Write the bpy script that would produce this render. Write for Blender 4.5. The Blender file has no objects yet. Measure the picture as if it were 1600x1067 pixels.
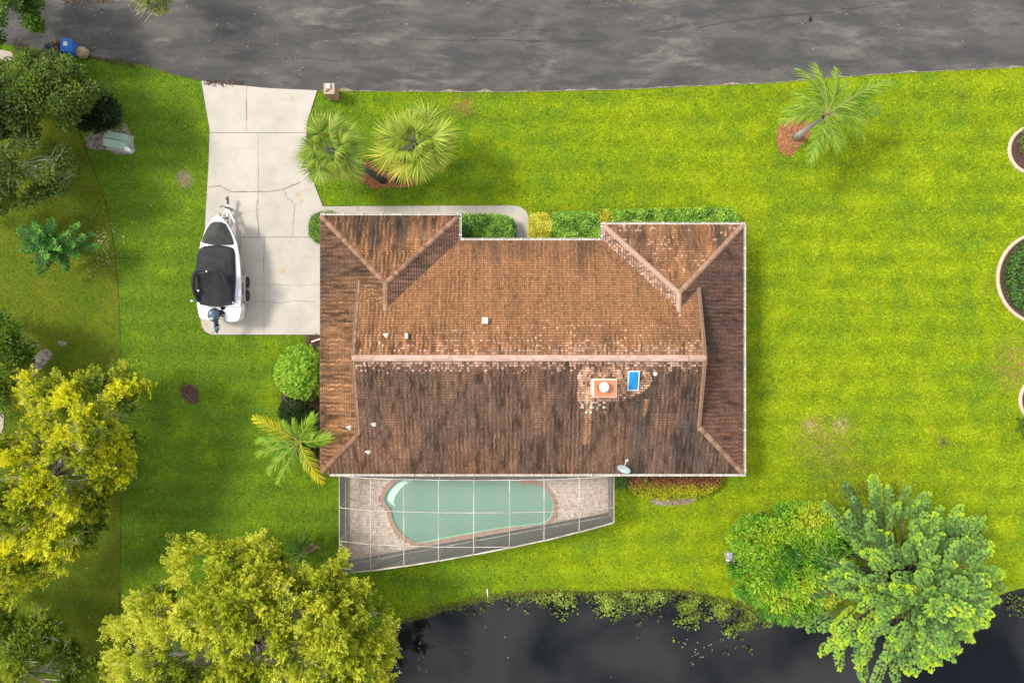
import bpy, bmesh, math, random
import numpy as np
from mathutils import Vector, Matrix, noise

random.seed(7); rng = np.random.default_rng(7)
R = math.radians
scene = bpy.context.scene
col = scene.collection
CAMH = 43.0; F = 1066.67

# ------------------------------------------------------------------ camera
cam_d = bpy.data.cameras.new('camera'); cam = bpy.data.objects.new('camera', cam_d)
col.objects.link(cam); cam.location = (0, 0, CAMH)
cam_d.sensor_width = 36; cam_d.lens = 24; cam_d.clip_end = 1500
scene.camera = cam

# ------------------------------------------------------------------ world, sun, exposure
SUN_EL = R(51); SUN_DIR_AZ = R(163)      # plan angle of the direction towards the sun (from +x, ccw)
world = bpy.data.worlds.new('World'); scene.world = world; world.use_nodes = True
wt = world.node_tree; wt.nodes.clear()
def wn(t, **k):
    n = wt.nodes.new(t)
    for a, b in k.items(): setattr(n, a, b)
    return n
w_out = wn('ShaderNodeOutputWorld'); w_bg = wn('ShaderNodeBackground'); sky = wn('ShaderNodeTexSky')
sky.sky_type = 'NISHITA'; sky.sun_disc = False; sky.sun_elevation = SUN_EL
sky.sun_rotation = R(90) - SUN_DIR_AZ; sky.dust_density = 2.0; sky.air_density = 1.0
tc = wn('ShaderNodeTexCoord'); sep = wn('ShaderNodeSeparateXYZ'); wt.links.new(tc.outputs['Generated'], sep.inputs[0])
mz = wn('ShaderNodeMath', operation='MAXIMUM'); mz.inputs[1].default_value = 0.12; wt.links.new(sep.outputs['Z'], mz.inputs[0])
vd = wn('ShaderNodeVectorMath', operation='DIVIDE'); wt.links.new(tc.outputs['Generated'], vd.inputs[0])
cz = wn('ShaderNodeCombineXYZ')
for i in range(3): wt.links.new(mz.outputs[0], cz.inputs[i])
wt.links.new(cz.outputs[0], vd.inputs[1])
cn = wn('ShaderNodeTexNoise'); cn.inputs['Scale'].default_value = 4.4; cn.inputs['Detail'].default_value = 7
cn.inputs['Roughness'].default_value = .52; cn.inputs['Distortion'].default_value = .25
wt.links.new(vd.outputs[0], cn.inputs['Vector'])
cr = wn('ShaderNodeValToRGB'); cr.color_ramp.elements[0].position = .44; cr.color_ramp.elements[1].position = .60
wt.links.new(cn.outputs['Fac'], cr.inputs[0])
cmix = wn('ShaderNodeMixRGB'); wt.links.new(cr.outputs[0], cmix.inputs['Fac'])
wt.links.new(sky.outputs[0], cmix.inputs['Color1']); cmix.inputs['Color2'].default_value = (14.6, 14.2, 14.0, 1)
wt.links.new(cmix.outputs[0], w_bg.inputs['Color']); w_bg.inputs['Strength'].default_value = 0.115
wt.links.new(w_bg.outputs[0], w_out.inputs[0])
sd = bpy.data.lights.new('sun', 'SUN'); sd.energy = 2.6; sd.angle = R(12); sd.color = (1, .94, .84)
sun = bpy.data.objects.new('sun', sd); col.objects.link(sun)
sv = Vector((math.cos(SUN_EL)*math.cos(SUN_DIR_AZ), math.cos(SUN_EL)*math.sin(SUN_DIR_AZ), math.sin(SUN_EL)))
sun.rotation_euler = sv.to_track_quat('Z', 'Y').to_euler(); sun.location = (-30, 10, 40)
scene.view_settings.view_transform = 'Standard'; scene.view_settings.look = 'None'
scene.view_settings.exposure = 0.68; scene.view_settings.gamma = 1
scene.render.engine = 'CYCLES'
scene.cycles.transparent_max_bounces = 12; scene.cycles.max_bounces = 6

# ------------------------------------------------------------------ helpers
def U(px, py, z=0.0):
    s = (CAMH - z)/F
    return ((px-800)*s, (533.5-py)*s, z)
def U2(px, py, z=0.0): return U(px, py, z)[:2]

def tag(o, label=None, cat=None, group=None, kind=None):
    if label: o['label'] = label
    if cat: o['category'] = cat
    if group: o['group'] = group
    if kind: o['kind'] = kind
    return o
def thing(name, loc, label, cat, group=None):
    o = bpy.data.objects.new(name, None); col.objects.link(o); o.location = loc
    o.empty_display_size = .3
    return tag(o, label, cat, group)
def ploc(parent):
    v = Vector((0, 0, 0))
    while parent is not None:
        v += parent.location; parent = parent.parent
    return v
def link(name, me, mat, parent=None):
    o = bpy.data.objects.new(name, me); col.objects.link(o)
    if mat: me.materials.append(mat)
    if parent: o.parent = parent
    return o

class MB:
    def __init__(s): s.v = []; s.f = []; s.c = []
    def add(s, vs, fs, c=None):
        n = len(s.v); s.v += [tuple(v) for v in vs]
        for f in fs: s.f.append(tuple(i+n for i in f)); s.c.append(c or (1, 1, 1))
    def box(s, c, size, rz=0, m=None, colr=None):
        x, y, z = [a/2 for a in size]
        vs = [Vector((a*x, b*y, d*z)) for d in (-1, 1) for b in (-1, 1) for a in (-1, 1)]
        M = m if m is not None else Matrix.Rotation(rz, 3, 'Z')
        vs = [M @ v + Vector(c) for v in vs]
        s.add(vs, [(0, 2, 3, 1), (4, 5, 7, 6), (0, 1, 5, 4), (2, 6, 7, 3), (0, 4, 6, 2), (1, 3, 7, 5)], colr)
    def bar(s, a, b, w, h, colr=None):
        a = Vector(a); b = Vector(b); d = b-a; L = d.length
        if L < 1e-6: return
        d.normalize(); up = Vector((0, 0, 1))
        if abs(d.z) > .95: up = Vector((1, 0, 0))
        sx = d.cross(up).normalized(); uz = sx.cross(d).normalized()
        vs = []
        for p in (a, b):
            for i, j in ((-1, -1), (1, -1), (1, 1), (-1, 1)): vs.append(p + sx*i*w/2 + uz*j*h/2)
        s.add(vs, [(3, 2, 1, 0), (4, 5, 6, 7), (0, 1, 5, 4), (1, 2, 6, 5), (2, 3, 7, 6), (3, 0, 4, 7)], colr)
    def tube(s, pts, r, n=7, cap=True, colr=None):
        pts = [Vector(p) for p in pts]; m = len(pts)
        rr = r if isinstance(r, (list, tuple)) else [r]*m
        vs = []; prev = None
        for i, p in enumerate(pts):
            d = (pts[min(i+1, m-1)] - pts[max(i-1, 0)])
            d = d.normalized() if d.length > 1e-9 else Vector((0, 0, 1))
            ref = Vector((0, 0, 1)) if abs(d.z) < .9 else Vector((1, 0, 0))
            if prev is not None:
                t = prev - d*prev.dot(d)
                a = t.normalized() if t.length > 1e-4 else d.cross(ref).normalized()
            else: a = d.cross(ref).normalized()
            prev = a; b = d.cross(a)
            for k in range(n):
                t = 2*math.pi*k/n; vs.append(p + (a*math.cos(t)+b*math.sin(t))*rr[i])
        fs = []
        for i in range(m-1):
            for k in range(n):
                k2 = (k+1) % n; fs.append((i*n+k, i*n+k2, (i+1)*n+k2, (i+1)*n+k))
        if cap: fs.append(tuple(range(n))[::-1]); fs.append(tuple((m-1)*n+k for k in range(n)))
        s.add(vs, fs, colr)
    def lathe(s, c, prof, n=16, colr=None, m=None):
        vs = []
        for r, z in prof:
            for k in range(n):
                t = 2*math.pi*k/n; v = Vector((r*math.cos(t), r*math.sin(t), z))
                if m is not None: v = m @ v
                vs.append(v+Vector(c))
        fs = []
        for i in range(len(prof)-1):
            for k in range(n):
                k2 = (k+1) % n; fs.append((i*n+k, i*n+k2, (i+1)*n+k2, (i+1)*n+k))
        fs.append(tuple(range(n))[::-1]); fs.append(tuple((len(prof)-1)*n+k for k in range(n)))
        s.add(vs, fs, colr)
    def prism(s, poly, z0, z1, colr=None):
        n = len(poly)
        if area(poly) < 0: poly = poly[::-1]
        vs = [(x, y, z0) for x, y in poly]+[(x, y, z1) for x, y in poly]
        fs = [tuple(range(n))[::-1], tuple(range(n, 2*n))]+[(i, (i+1) % n, n+(i+1) % n, n+i) for i in range(n)]
        s.add(vs, fs, colr)
    def build(s, name, mat, parent=None, smooth=False, bevel=0, kind=None):
        me = bpy.data.meshes.new(name); o0 = ploc(parent)
        me.from_pydata([(v[0]-o0.x, v[1]-o0.y, v[2]-o0.z) for v in s.v], [], s.f)
        at = me.color_attributes.new('Col', 'FLOAT_COLOR', 'CORNER')
        arr = []
        for p, c in zip(me.polygons, s.c): arr += [c[0], c[1], c[2], 1.0]*p.loop_total
        at.data.foreach_set('color', arr)
        if smooth: me.polygons.foreach_set('use_smooth', [True]*len(me.polygons))
        me.update()
        o = link(name, me, mat, parent)
        if bevel:
            b = o.modifiers.new('bevel', 'BEVEL'); b.width = bevel; b.segments = 2; b.limit_method = 'ANGLE'
        if kind: o['kind'] = kind
        return o

def area(p): return sum(p[i][0]*p[(i+1) % len(p)][1]-p[(i+1) % len(p)][0]*p[i][1] for i in range(len(p)))/2
def inpoly(X, Y, poly):
    X = np.asarray(X); Y = np.asarray(Y); r = np.zeros(X.shape, bool); n = len(poly)
    for i in range(n):
        x1, y1 = poly[i]; x2, y2 = poly[(i+1) % n]
        if y1 == y2: continue
        c = ((y1 > Y) != (y2 > Y)) & (X < (x2-x1)*(Y-y1)/(y2-y1)+x1); r ^= c
    return r
def distpoly(X, Y, poly, closed=True):
    X = np.asarray(X, float); Y = np.asarray(Y, float); d = np.full(X.shape, 1e9); n = len(poly)
    for i in range(n if closed else n-1):
        x1, y1 = poly[i]; x2, y2 = poly[(i+1) % n]; dx, dy = x2-x1, y2-y1; L = dx*dx+dy*dy+1e-12
        t = np.clip(((X-x1)*dx+(Y-y1)*dy)/L, 0, 1)
        d = np.minimum(d, np.hypot(X-x1-t*dx, Y-y1-t*dy))
    return d
def smoothpoly(pts, k=4, closed=True):
    n = len(pts); out = []
    for i in range(n if closed else n-1):
        p0 = pts[(i-1) % n] if closed or i > 0 else pts[0]; p1 = pts[i]; p2 = pts[(i+1) % n]
        p3 = pts[(i+2) % n] if closed or i+2 < n else pts[-1]
        for j in range(k):
            t = j/k
            out.append(tuple(.5*((2*p1[a])+(-p0[a]+p2[a])*t+(2*p0[a]-5*p1[a]+4*p2[a]-p3[a])*t*t+(-p0[a]+3*p1[a]-3*p2[a]+p3[a])*t**3) for a in range(len(p1))))
    if not closed: out.append(tuple(pts[-1]))
    return out
def offset_poly(poly, d):
    if area(poly) < 0: poly = poly[::-1]
    n = len(poly); out = []
    for i in range(n):
        a = Vector(poly[i-1]); b = Vector(poly[i]); c = Vector(poly[(i+1) % n])
        e1 = (b-a).normalized(); e2 = (c-b).normalized()
        n1 = Vector((e1.y, -e1.x)); n2 = Vector((e2.y, -e2.x)); m = (n1+n2)
        m = m/max(m.length_squared/2, .4) if m.length > 1e-6 else n1
        out.append(tuple(b+m*d))
    return out
def norm(v): return v/np.maximum(np.linalg.norm(v, axis=-1, keepdims=True), 1e-9)

def np_mesh(name, V, nper, faces_local, N, C, mat, parent=None, kind=None):
    """N copies of a small face pattern: V is (N*nper,3), faces_local list of tuples of equal length"""
    fl = np.array(faces_local); k = fl.shape[1]; m = fl.shape[0]
    idx = (np.arange(N)[:, None, None]*nper + fl[None]).reshape(-1)
    o0 = ploc(parent); V = V - np.array([o0.x, o0.y, o0.z])
    me = bpy.data.meshes.new(name)
    me.vertices.add(len(V)); me.vertices.foreach_set('co', V.astype(np.float32).ravel())
    me.loops.add(len(idx)); me.loops.foreach_set('vertex_index', idx.astype(np.int32))
    nf = N*m; me.polygons.add(nf)
    me.polygons.foreach_set('loop_start', (np.arange(nf)*k).astype(np.int32))
    me.update(calc_edges=True)
    at = me.color_attributes.new('Col', 'FLOAT_COLOR', 'CORNER')
    cc = np.ones((len(idx), 4), np.float32); cc[:, :3] = np.repeat(C, m*k, axis=0)
    at.data.foreach_set('color', cc.ravel())
    o = link(name, me, mat, parent)
    if kind: o['kind'] = kind
    return o
def leaves(name, P, D, Nn, L, W, C, mat, parent=None, kind=None, shape='kite', droop=0.0):
    """one small blade per row: P base point, D direction, Nn normal, L length, W width"""
    P = np.asarray(P, float); n = len(P); D = norm(np.asarray(D, float)); S = norm(np.cross(D, Nn)); Nn = np.cross(S, D)
    L = np.broadcast_to(np.asarray(L, float), (n,))[:, None]; W = np.broadcast_to(np.asarray(W, float), (n,))[:, None]
    dz = np.array([0, 0, -1.0])
    if shape == 'kite':
        pts = [P, P+D*L*.45+S*W*.5+Nn*W*.12, P+D*L+dz*L*droop, P+D*L*.45-S*W*.5+Nn*W*.12]; fl = [(0, 1, 2), (0, 2, 3)]
    elif shape == 'blade':
        pts = [P-S*W*.3, P+S*W*.3, P+D*L*.55+S*W*.5+dz*L*droop*.3, P+D*L+dz*L*droop, P+D*L*.55-S*W*.5+dz*L*droop*.3]; fl = [(0, 1, 2), (0, 2, 4), (2, 3, 4)]
    elif shape == 'tri':
        pts = [P-S*W*.5, P+S*W*.5, P+D*L]; fl = [(0, 1, 2)]
    else:  # round
        pts = [P+D*(L*.5*(1-math.cos(a)))+S*(W*.5*math.sin(a))-Nn*(W*.16*abs(math.sin(a))) for a in [k*math.pi/3 for k in range(6)]]
        fl = [(0, 1, 2), (0, 2, 3), (0, 3, 4), (0, 4, 5)]
    V = np.stack(pts, 1).reshape(-1, 3)
    return np_mesh(name, V, len(pts), fl, n, np.asarray(C, float), mat, parent, kind)

# ------------------------------------------------------------------ materials
def newmat(name):
    m = bpy.data.materials.new(name); m.use_nodes = True; t = m.node_tree; t.nodes.clear()
    o = t.nodes.new('ShaderNodeOutputMaterial'); return m, t, o
def N(t, ty, **k):
    n = t.nodes.new(ty)
    for a, b in k.items():
        if a.startswith('i_'):
            n.inputs[a[2:].replace('_', ' ')].default_value = b
        else: setattr(n, a, b)
    return n
def coords(t): return N(t, 'ShaderNodeNewGeometry').outputs['Position']
def noise_n(t, scale, detail=3, rough=.5, vec=None, dist=0, stretch=None):
    v = vec or N(t, 'ShaderNodeTexCoord').outputs['Object']
    if stretch:
        mp = N(t, 'ShaderNodeMapping'); mp.inputs['Scale'].default_value = stretch; t.links.new(v, mp.inputs[0]); v = mp.outputs[0]
    n = N(t, 'ShaderNodeTexNoise'); n.inputs['Scale'].default_value = scale; n.inputs['Detail'].default_value = detail
    n.inputs['Roughness'].default_value = rough; n.inputs['Distortion'].default_value = dist
    t.links.new(v, n.inputs['Vector']); return n.outputs['Fac']
def ramp(t, fac, a, b, ca=(0, 0, 0, 1), cb=(1, 1, 1, 1)):
    r = N(t, 'ShaderNodeValToRGB'); e = r.color_ramp.elements; e[0].position = a; e[1].position = b
    e[0].color = ca; e[1].color = cb; t.links.new(fac, r.inputs[0]); return r.outputs[0]
def mix(t, fac, a, b, mode='MIX'):
    m = N(t, 'ShaderNodeMixRGB', blend_type=mode)
    for s, v in ((m.inputs['Fac'], fac), (m.inputs['Color1'], a), (m.inputs['Color2'], b)):
        if hasattr(v, 'is_linked') or hasattr(v, 'links'): t.links.new(v, s)
        elif isinstance(v, (int, float)): s.default_value = v if s.name == 'Fac' else (v, v, v, 1)
        else: s.default_value = (*v[:3], 1)
    return m.outputs[0]
def math_n(t, op, a, b=None, clamp=False):
    m = N(t, 'ShaderNodeMath', operation=op, use_clamp=clamp)
    for s, v in ((m.inputs[0], a), (m.inputs[1], b)):
        if v is None: continue
        if isinstance(v, (int, float)): s.default_value = v
        else: t.links.new(v, s)
    return m.outputs[0]
def bsdf(t, out, base, rough=.7, metallic=0, bump=None, bstr=.3, bdist=.02, spec=.3, ior=1.45):
    p = N(t, 'ShaderNodeBsdfPrincipled')
    if isinstance(base, (tuple, list)): p.inputs['Base Color'].default_value = (*base[:3], 1)
    else: t.links.new(base, p.inputs['Base Color'])
    p.inputs['Roughness'].default_value = rough; p.inputs['Metallic'].default_value = metallic
    p.inputs['Specular IOR Level'].default_value = spec; p.inputs['IOR'].default_value = ior
    if bump is not None:
        b = N(t, 'ShaderNodeBump'); b.inputs['Strength'].default_value = bstr; b.inputs['Distance'].default_value = bdist
        t.links.new(bump, b.inputs['Height']); t.links.new(b.outputs[0], p.inputs['Normal'])
    t.links.new(p.outputs[0], out.inputs[0]); return p
def simple(name, c, rough=.6, metallic=0, var=.12, scale=8, spec=.4, bstr=.15):
    m, t, o = newmat(name); nz = noise_n(t, scale, 4, .6)
    lo = tuple(x*(1-var) for x in c); hi = tuple(min(x*(1+var), 1) for x in c)
    bsdf(t, o, ramp(t, nz, .3, .7, (*lo, 1), (*hi, 1)), rough, metallic, noise_n(t, scale*6, 3), bstr, .01, spec)
    return m
def colmat(name, rough=.8, var=.2, scale=6, bstr=.4, spec=.2):
    m, t, o = newmat(name); a = N(t, 'ShaderNodeAttribute', attribute_name='Col').outputs['Color']
    nz = noise_n(t, scale, 5, .65); v = ramp(t, nz, .25, .75, (1-var,)*3+(1,), (1+var,)*3+(1,))
    bsdf(t, o, mix(t, 1.0, a, v, 'MULTIPLY'), rough, 0, noise_n(t, scale*8, 3), bstr, .01, spec); return m
def leafmat(name, transl=.36, rough=.5, spec=.25):
    m, t, o = newmat(name); a = N(t, 'ShaderNodeAttribute', attribute_name='Col').outputs['Color']
    p = bsdf(t, o, a, rough, spec=spec); tr = N(t, 'ShaderNodeBsdfTranslucent')
    t.links.new(mix(t, 1.0, a, (1.15, 1.2, .7), 'MULTIPLY'), tr.inputs[0])
    ms = N(t, 'ShaderNodeMixShader'); ms.inputs[0].default_value = transl
    t.links.new(p.outputs[0], ms.inputs[1]); t.links.new(tr.outputs[0], ms.inputs[2]); t.links.new(ms.outputs[0], o.inputs[0]); return m

M_leaf = leafmat('leaf'); M_glossleaf = leafmat('waxy_leaf', .2, .38, .4)
M_bark = simple('bark', (.13, .10, .07), .9, 0, .35, 6)
M_palebark = simple('pale_bark', (.42, .38, .31), .85, 0, .25, 8)
M_palmtrunk = simple('palm_trunk', (.36, .34, .30), .85, 0, .25, 10)
M_darktrunk = simple('dark_palm_trunk', (.07, .065, .06), .9, 0, .4, 10)
M_white = simple('white_paint', (.70, .68, .63), .5, 0, .08, 4)
M_frame = simple('aluminium_frame', (.40, .36, .31), .5, 0, .45, .9)
M_gel = simple('white_gelcoat', (.62, .63, .64), .22, 0, .05, 2, .5, .02)
M_dark = simple('dark_rubber', (.02, .02, .02), .8, 0, .3, 10)
M_steel = simple('galvanised_steel', (.35, .36, .37), .4, .7, .15, 12)
M_rust = simple('rusty_metal', (.10, .08, .05), .8, .2, .4, 14)
M_wall = simple('stucco', (.55, .48, .38), .9, 0, .1, 5)
M_fascia = simple('brown_fascia', (.16, .10, .07), .7, 0, .2, 5)
M_tile = colmat('roof_tile', .85, .22, 5, .5)
M_cap = colmat('ridge_cap', .85, .18, 8, .4)
M_deckfelt = simple('roof_deck', (.05, .035, .025), .9)

# ------------------------------------------------------------------ outlines (world coordinates)
road_edge_px = [(-420, 10), (-200, 40), (-60, 62), (30, 72), (75, 80), (130, 88), (175, 93), (215, 100), (262, 114), (314, 127), (360, 133), (420, 139), (494, 142), (600, 143), (700, 144), (800, 144), (900, 142), (980, 140), (1060, 136), (1130, 133), (1200, 130), (1300, 122), (1400, 115), (1500, 110), (1600, 105), (1800, 92), (2300, 50)]
road_edge = [U2(*p) for p in road_edge_px]
road_top = [(x, U2(0, -4)[1]+.02*abs(x-2)**1.1*(-1 if x < 0 else 1)*0) for x in (75, 40, 8, 3, 0, -30, -75)]
shore_px = [(598, 1140), (600, 1067), (592, 1020), (597, 985), (625, 968), (665, 958), (690, 948), (725, 940), (760, 931), (800, 926), (850, 922), (900, 923), (960, 923), (1020, 920), (1080, 923), (1130, 935), (1175, 950), (1230, 955), (1300, 962), (1400, 965), (1500, 958), (1560, 930), (1600, 918), (1680, 905), (1900, 890), (2400, 880), (2400, 2300), (-200, 2300), (100, 1700), (420, 1300)]
shore = smoothpoly([U2(*p) for p in shore_px], 4)
deckpoly = [(-10.3, -7.2), (-10.3, -13.85), (6.15, -10.8), (6.15, -7.2)]
drive_px = [(315, 127), (344, 131), (420, 138.6), (496, 142), (480, 192), (478, 255), (505, 323), (560, 323), (560, 523), (332, 523), (322, 519), (316, 511), (314, 500), (318, 420), (322, 330), (326, 267), (328, 203)]
drive = [U2(*p) for p in drive_px]
walk_px = [(505.6, 323), (640, 322), (800, 321.5), (812, 323), (822, 330), (827, 342), (827.5, 400), (806, 400), (806, 352), (800, 342), (790, 337.5), (722, 336.5), (722, 345), (505.6, 345)]
walk = [U2(*p) for p in walk_px]

# ------------------------------------------------------------------ lawn
def lawn_nodes(t, blade=False):
    pos = coords(t); sx = N(t, 'ShaderNodeSeparateXYZ'); t.links.new(pos, sx.inputs[0]); X, Y = sx.outputs[0], sx.outputs[1]
    big = noise_n(t, .16, 4, .6, pos); med = noise_n(t, .75, 5, .65, pos); fin = noise_n(t, 5.5, 4, .75, pos); vf = noise_n(t, 22, 2, .8, pos)
    g = math_n(t, 'MULTIPLY', math_n(t, 'ADD', X, 21.0), 1/28.0, True)
    # more yellow turf towards the pond and the east side, greener in front of the house
    f = math_n(t, 'ADD', math_n(t, 'MULTIPLY', g, .68), math_n(t, 'MULTIPLY', math_n(t, 'SUBTRACT', big, .5), 1.3))
    f = math_n(t, 'ADD', f, math_n(t, 'MULTIPLY', math_n(t, 'SUBTRACT', med, .5), 1.9))
    f = math_n(t, 'ADD', f, math_n(t, 'MULTIPLY', math_n(t, 'SUBTRACT', fin, .5), 1.5), True)
    c = N(t, 'ShaderNodeValToRGB'); e = c.color_ramp.elements
    e[0].position = 0; e[0].color = (.09, .165, .010, 1); e[1].position = 1; e[1].color = (.235, .30, .006, 1)
    k = e.new(.35); k.color = (.125, .205, .008, 1); k = e.new(.7); k.color = (.175, .245, .004, 1)
    t.links.new(f, c.inputs[0]); base = c.outputs[0]
    # mowing stripes
    st = math_n(t, 'SINE', math_n(t, 'ADD', math_n(t, 'MULTIPLY', Y, 4.3), math_n(t, 'MULTIPLY', big, 2)))
    st = math_n(t, 'ADD', math_n(t, 'MULTIPLY', st, .07), 1.0)
    cm = N(t, 'ShaderNodeCombineXYZ'); [t.links.new(st, cm.inputs[i]) for i in range(3)]
    base = mix(t, 1.0, base, cm.outputs[0], 'MULTIPLY')
    # thin brown patches
    dry = ramp(t, noise_n(t, .42, 6, .7, pos, .4), .60, .78)
    base = mix(t, math_n(t, 'MULTIPLY', dry, .55), base, (.16, .13, .018))
    # worn brown spots in the turf, and one dark green spot beside the house
    def spot(cx, cy, r, amt):
        d = N(t, 'ShaderNodeVectorMath', operation='DISTANCE'); t.links.new(pos, d.inputs[0]); d.inputs[1].default_value = (cx, cy, 0)
        q = math_n(t, 'SUBTRACT', 1.0, math_n(t, 'MULTIPLY', d.outputs['Value'], 1/r), True)
        return math_n(t, 'MULTIPLY', math_n(t, 'MULTIPLY', q, ramp(t, noise_n(t, 2.6, 4, .7, pos), .42, .6)), amt, True)
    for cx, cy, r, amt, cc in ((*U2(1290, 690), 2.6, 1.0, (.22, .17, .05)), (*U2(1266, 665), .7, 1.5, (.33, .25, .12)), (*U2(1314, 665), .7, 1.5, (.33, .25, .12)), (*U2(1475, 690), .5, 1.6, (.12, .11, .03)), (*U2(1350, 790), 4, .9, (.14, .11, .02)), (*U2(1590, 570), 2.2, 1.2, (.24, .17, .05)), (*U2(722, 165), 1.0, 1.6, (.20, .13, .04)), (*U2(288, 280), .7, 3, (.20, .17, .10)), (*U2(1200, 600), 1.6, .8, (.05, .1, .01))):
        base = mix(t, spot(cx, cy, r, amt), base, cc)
    return base, fin, vf, big
def mk_lawn():
    m, t, o = newmat('lawn_turf'); base, fin, vf, big = lawn_nodes(t)
    base = mix(t, 1.0, base, ramp(t, vf, .3, .7, (.55, .55, .55, 1), (1.2, 1.2, 1.2, 1)), 'MULTIPLY')
    bsdf(t, o, base, .9, 0, vf, .7, .05, .1); return m
M_lawn = mk_lawn()
def mk_blade():
    m, t, o = newmat('grass_blade'); base, fin, vf, big = lawn_nodes(t)
    a = N(t, 'ShaderNodeAttribute', attribute_name='Col').outputs['Color']
    p = bsdf(t, o, mix(t, 1.0, base, a, 'MULTIPLY'), .7, spec=.15); return m
M_blade = mk_blade()
def fill_sheet(name, rings, z, mat, kind='structure'):
    bm = bmesh.new(); es = []
    for r in rings:
        vs = [bm.verts.new((x, y, z)) for x, y in r]
        es += [bm.edges.new((vs[i], vs[(i+1) % len(vs)])) for i in range(len(vs))]
    bmesh.ops.triangle_fill(bm, use_beauty=True, use_dissolve=False, edges=es)
    for f in bm.faces:
        if f.normal.z < 0: f.normal_flip()
    me = bpy.data.meshes.new(name); bm.to_mesh(me); bm.free()
    o = link(name, me, mat); o['kind'] = kind; return o
fill_sheet('lawn', [[(-160, -160), (160, -160), (160, 160), (-160, 160)], shore, deckpoly], 0, M_lawn)
# pond bank and bed
m, t, o = newmat('pond_mud'); pos = coords(t)
bsdf(t, o, ramp(t, noise_n(t, 3, 5, .7, pos), .35, .7, (.035, .04, .012, 1), (.07, .06, .025, 1)), .9, 0, noise_n(t, 12, 3, .6, pos), .6, .05); M_mud = m
inner = offset_poly(shore, -.7); so = shore if area(shore) > 0 else shore[::-1]
mb = MB(); n = len(so)
mb.add([(x, y, 0) for x, y in so]+[(x, y, -.9) for x, y in inner], [(i, (i+1) % n, n+(i+1) % n, n+i) for i in range(n)])
tag(mb.build('pond_bank', M_mud), kind='structure')
mb = MB(); mb.add([(-60, -160, -.88), (160, -160, -.88), (160, -8, -.88), (-60, -8, -.88)], [(0, 1, 2, 3)]); mb.build('pond_bed', M_mud, kind='structure')
m, t, o = newmat('pond_water'); pos = coords(t)
p = bsdf(t, o, (.006, .007, .008), .03, 0, noise_n(t, .9, 4, .55, pos), .06, .03, .5, 1.32); M_pond = m
mb = MB(); mb.add([(-58, -158, -.16), (158, -158, -.16), (158, -9, -.16), (-58, -9, -.16)], [(0, 1, 2, 3)]); mb.build('pond_water', M_pond, kind='structure')

# neighbour's longer grass west of the mower line
seam_px = [(95, 130), (112, 180), (126, 212), (140, 250), (152, 280), (166, 320), (176, 370), (182, 420), (186, 480), (188, 540), (189, 640), (189, 760), (188, 860), (187, 930), (185, 985), (175, 1100), (170, 1500)]
seam = smoothpoly([U2(*p) for p in seam_px], 4, False)
m, t, o = newmat('rough_grass'); pos = coords(t)
a = noise_n(t, .5, 5, .65, pos); b = noise_n(t, 1.3, 5, .7, pos, .3); vf = noise_n(t, 14, 3, .8, pos)
c = ramp(t, a, .3, .7, (.07, .125, .008, 1), (.13, .155, .010, 1)); c = mix(t, math_n(t, 'MULTIPLY', ramp(t, b, .54, .74), .6), c, (.15, .11, .02))
c = mix(t, 1.0, c, ramp(t, vf, .3, .7, (.5, .5, .5, 1), (1.35, 1.35, 1.35, 1)), 'MULTIPLY')
bsdf(t, o, c, .9, 0, vf, .8, .06, .1); M_rough = m
rough_poly = seam + [(-150, -60), (-150, 13), U2(40, 110), U2(95, 120)]
mb = MB(); mb.add([(x, y, .006) for x, y in rough_poly], [tuple(range(len(rough_poly)))[::-1]])
fill_sheet('rough_grass_ground', [rough_poly], .006, M_rough)
bpy.data.objects['rough_grass_ground'].name = 'neighbour_ground'
# shallow brown furrow along that line
m, t, o = newmat('furrow_soil'); pos = coords(t); bsdf(t, o, ramp(t, noise_n(t, 5, 5, .7, pos), .35, .65, (.022, .028, .006, 1), (.07, .08, .012, 1)), .95, 0, noise_n(t, 20, 3, .7, pos), .6, .04)
mb = MB(); L = len(seam)
for i in range(L-1):
    def off(k, d):
        a = Vector(seam[max(k-1, 0)]); b = Vector(seam[min(k+1, L-1)]); e = (b-a).normalized(); nn = Vector((-e.y, e.x)); q = Vector(seam[k])+nn*d; return (q.x, q.y, .012)
    def wd(k): return .035+.05*noise.noise(Vector((seam[k][0]*2, seam[k][1]*1.4, 0)))
    mb.add([off(i, wd(i)), off(i, -wd(i)), off(i+1, -wd(i+1)), off(i+1, wd(i+1))], [(0, 1, 2, 3)])
mb.build('furrow', m, kind='structure')

# ------------------------------------------------------------------ road
m, t, o = newmat('asphalt'); pos = coords(t)
sx = N(t, 'ShaderNodeSeparateXYZ'); t.links.new(pos, sx.inputs[0])
fine = noise_n(t, 45, 3, .8, pos); streak = noise_n(t, .5, 10, .72, pos, .2, (0.5, 1.3, 1)); blot = noise_n(t, .62, 11, .74, pos, .35, (.38, 1.3, 1))
c = ramp(t, fine, .3, .7, (.036, .036, .0355, 1), (.066, .065, .062, 1))
c = mix(t, ramp(t, streak, .42, .68), c, (.098, .092, .082))
worn = ramp(t, noise_n(t, .16, 3, .5, pos), .40, .56)
c = mix(t, math_n(t, 'MULTIPLY', ramp(t, blot, .50, .72), worn), c, (.175, .162, .14))
c = mix(t, ramp(t, noise_n(t, .5, 5, .6, pos, .2, (.35, 1.6, 1)), .54, .68), c, (.050, .048, .046))
c = mix(t, ramp(t, noise_n(t, 7, 2, .5, pos), .77, .80), c, (.22, .2, .16))
bsdf(t, o, c, .85, 0, fine, .5, .02, .25); M_asph = m
fill_sheet('road', [road_edge+road_top], .03, M_asph)
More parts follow.
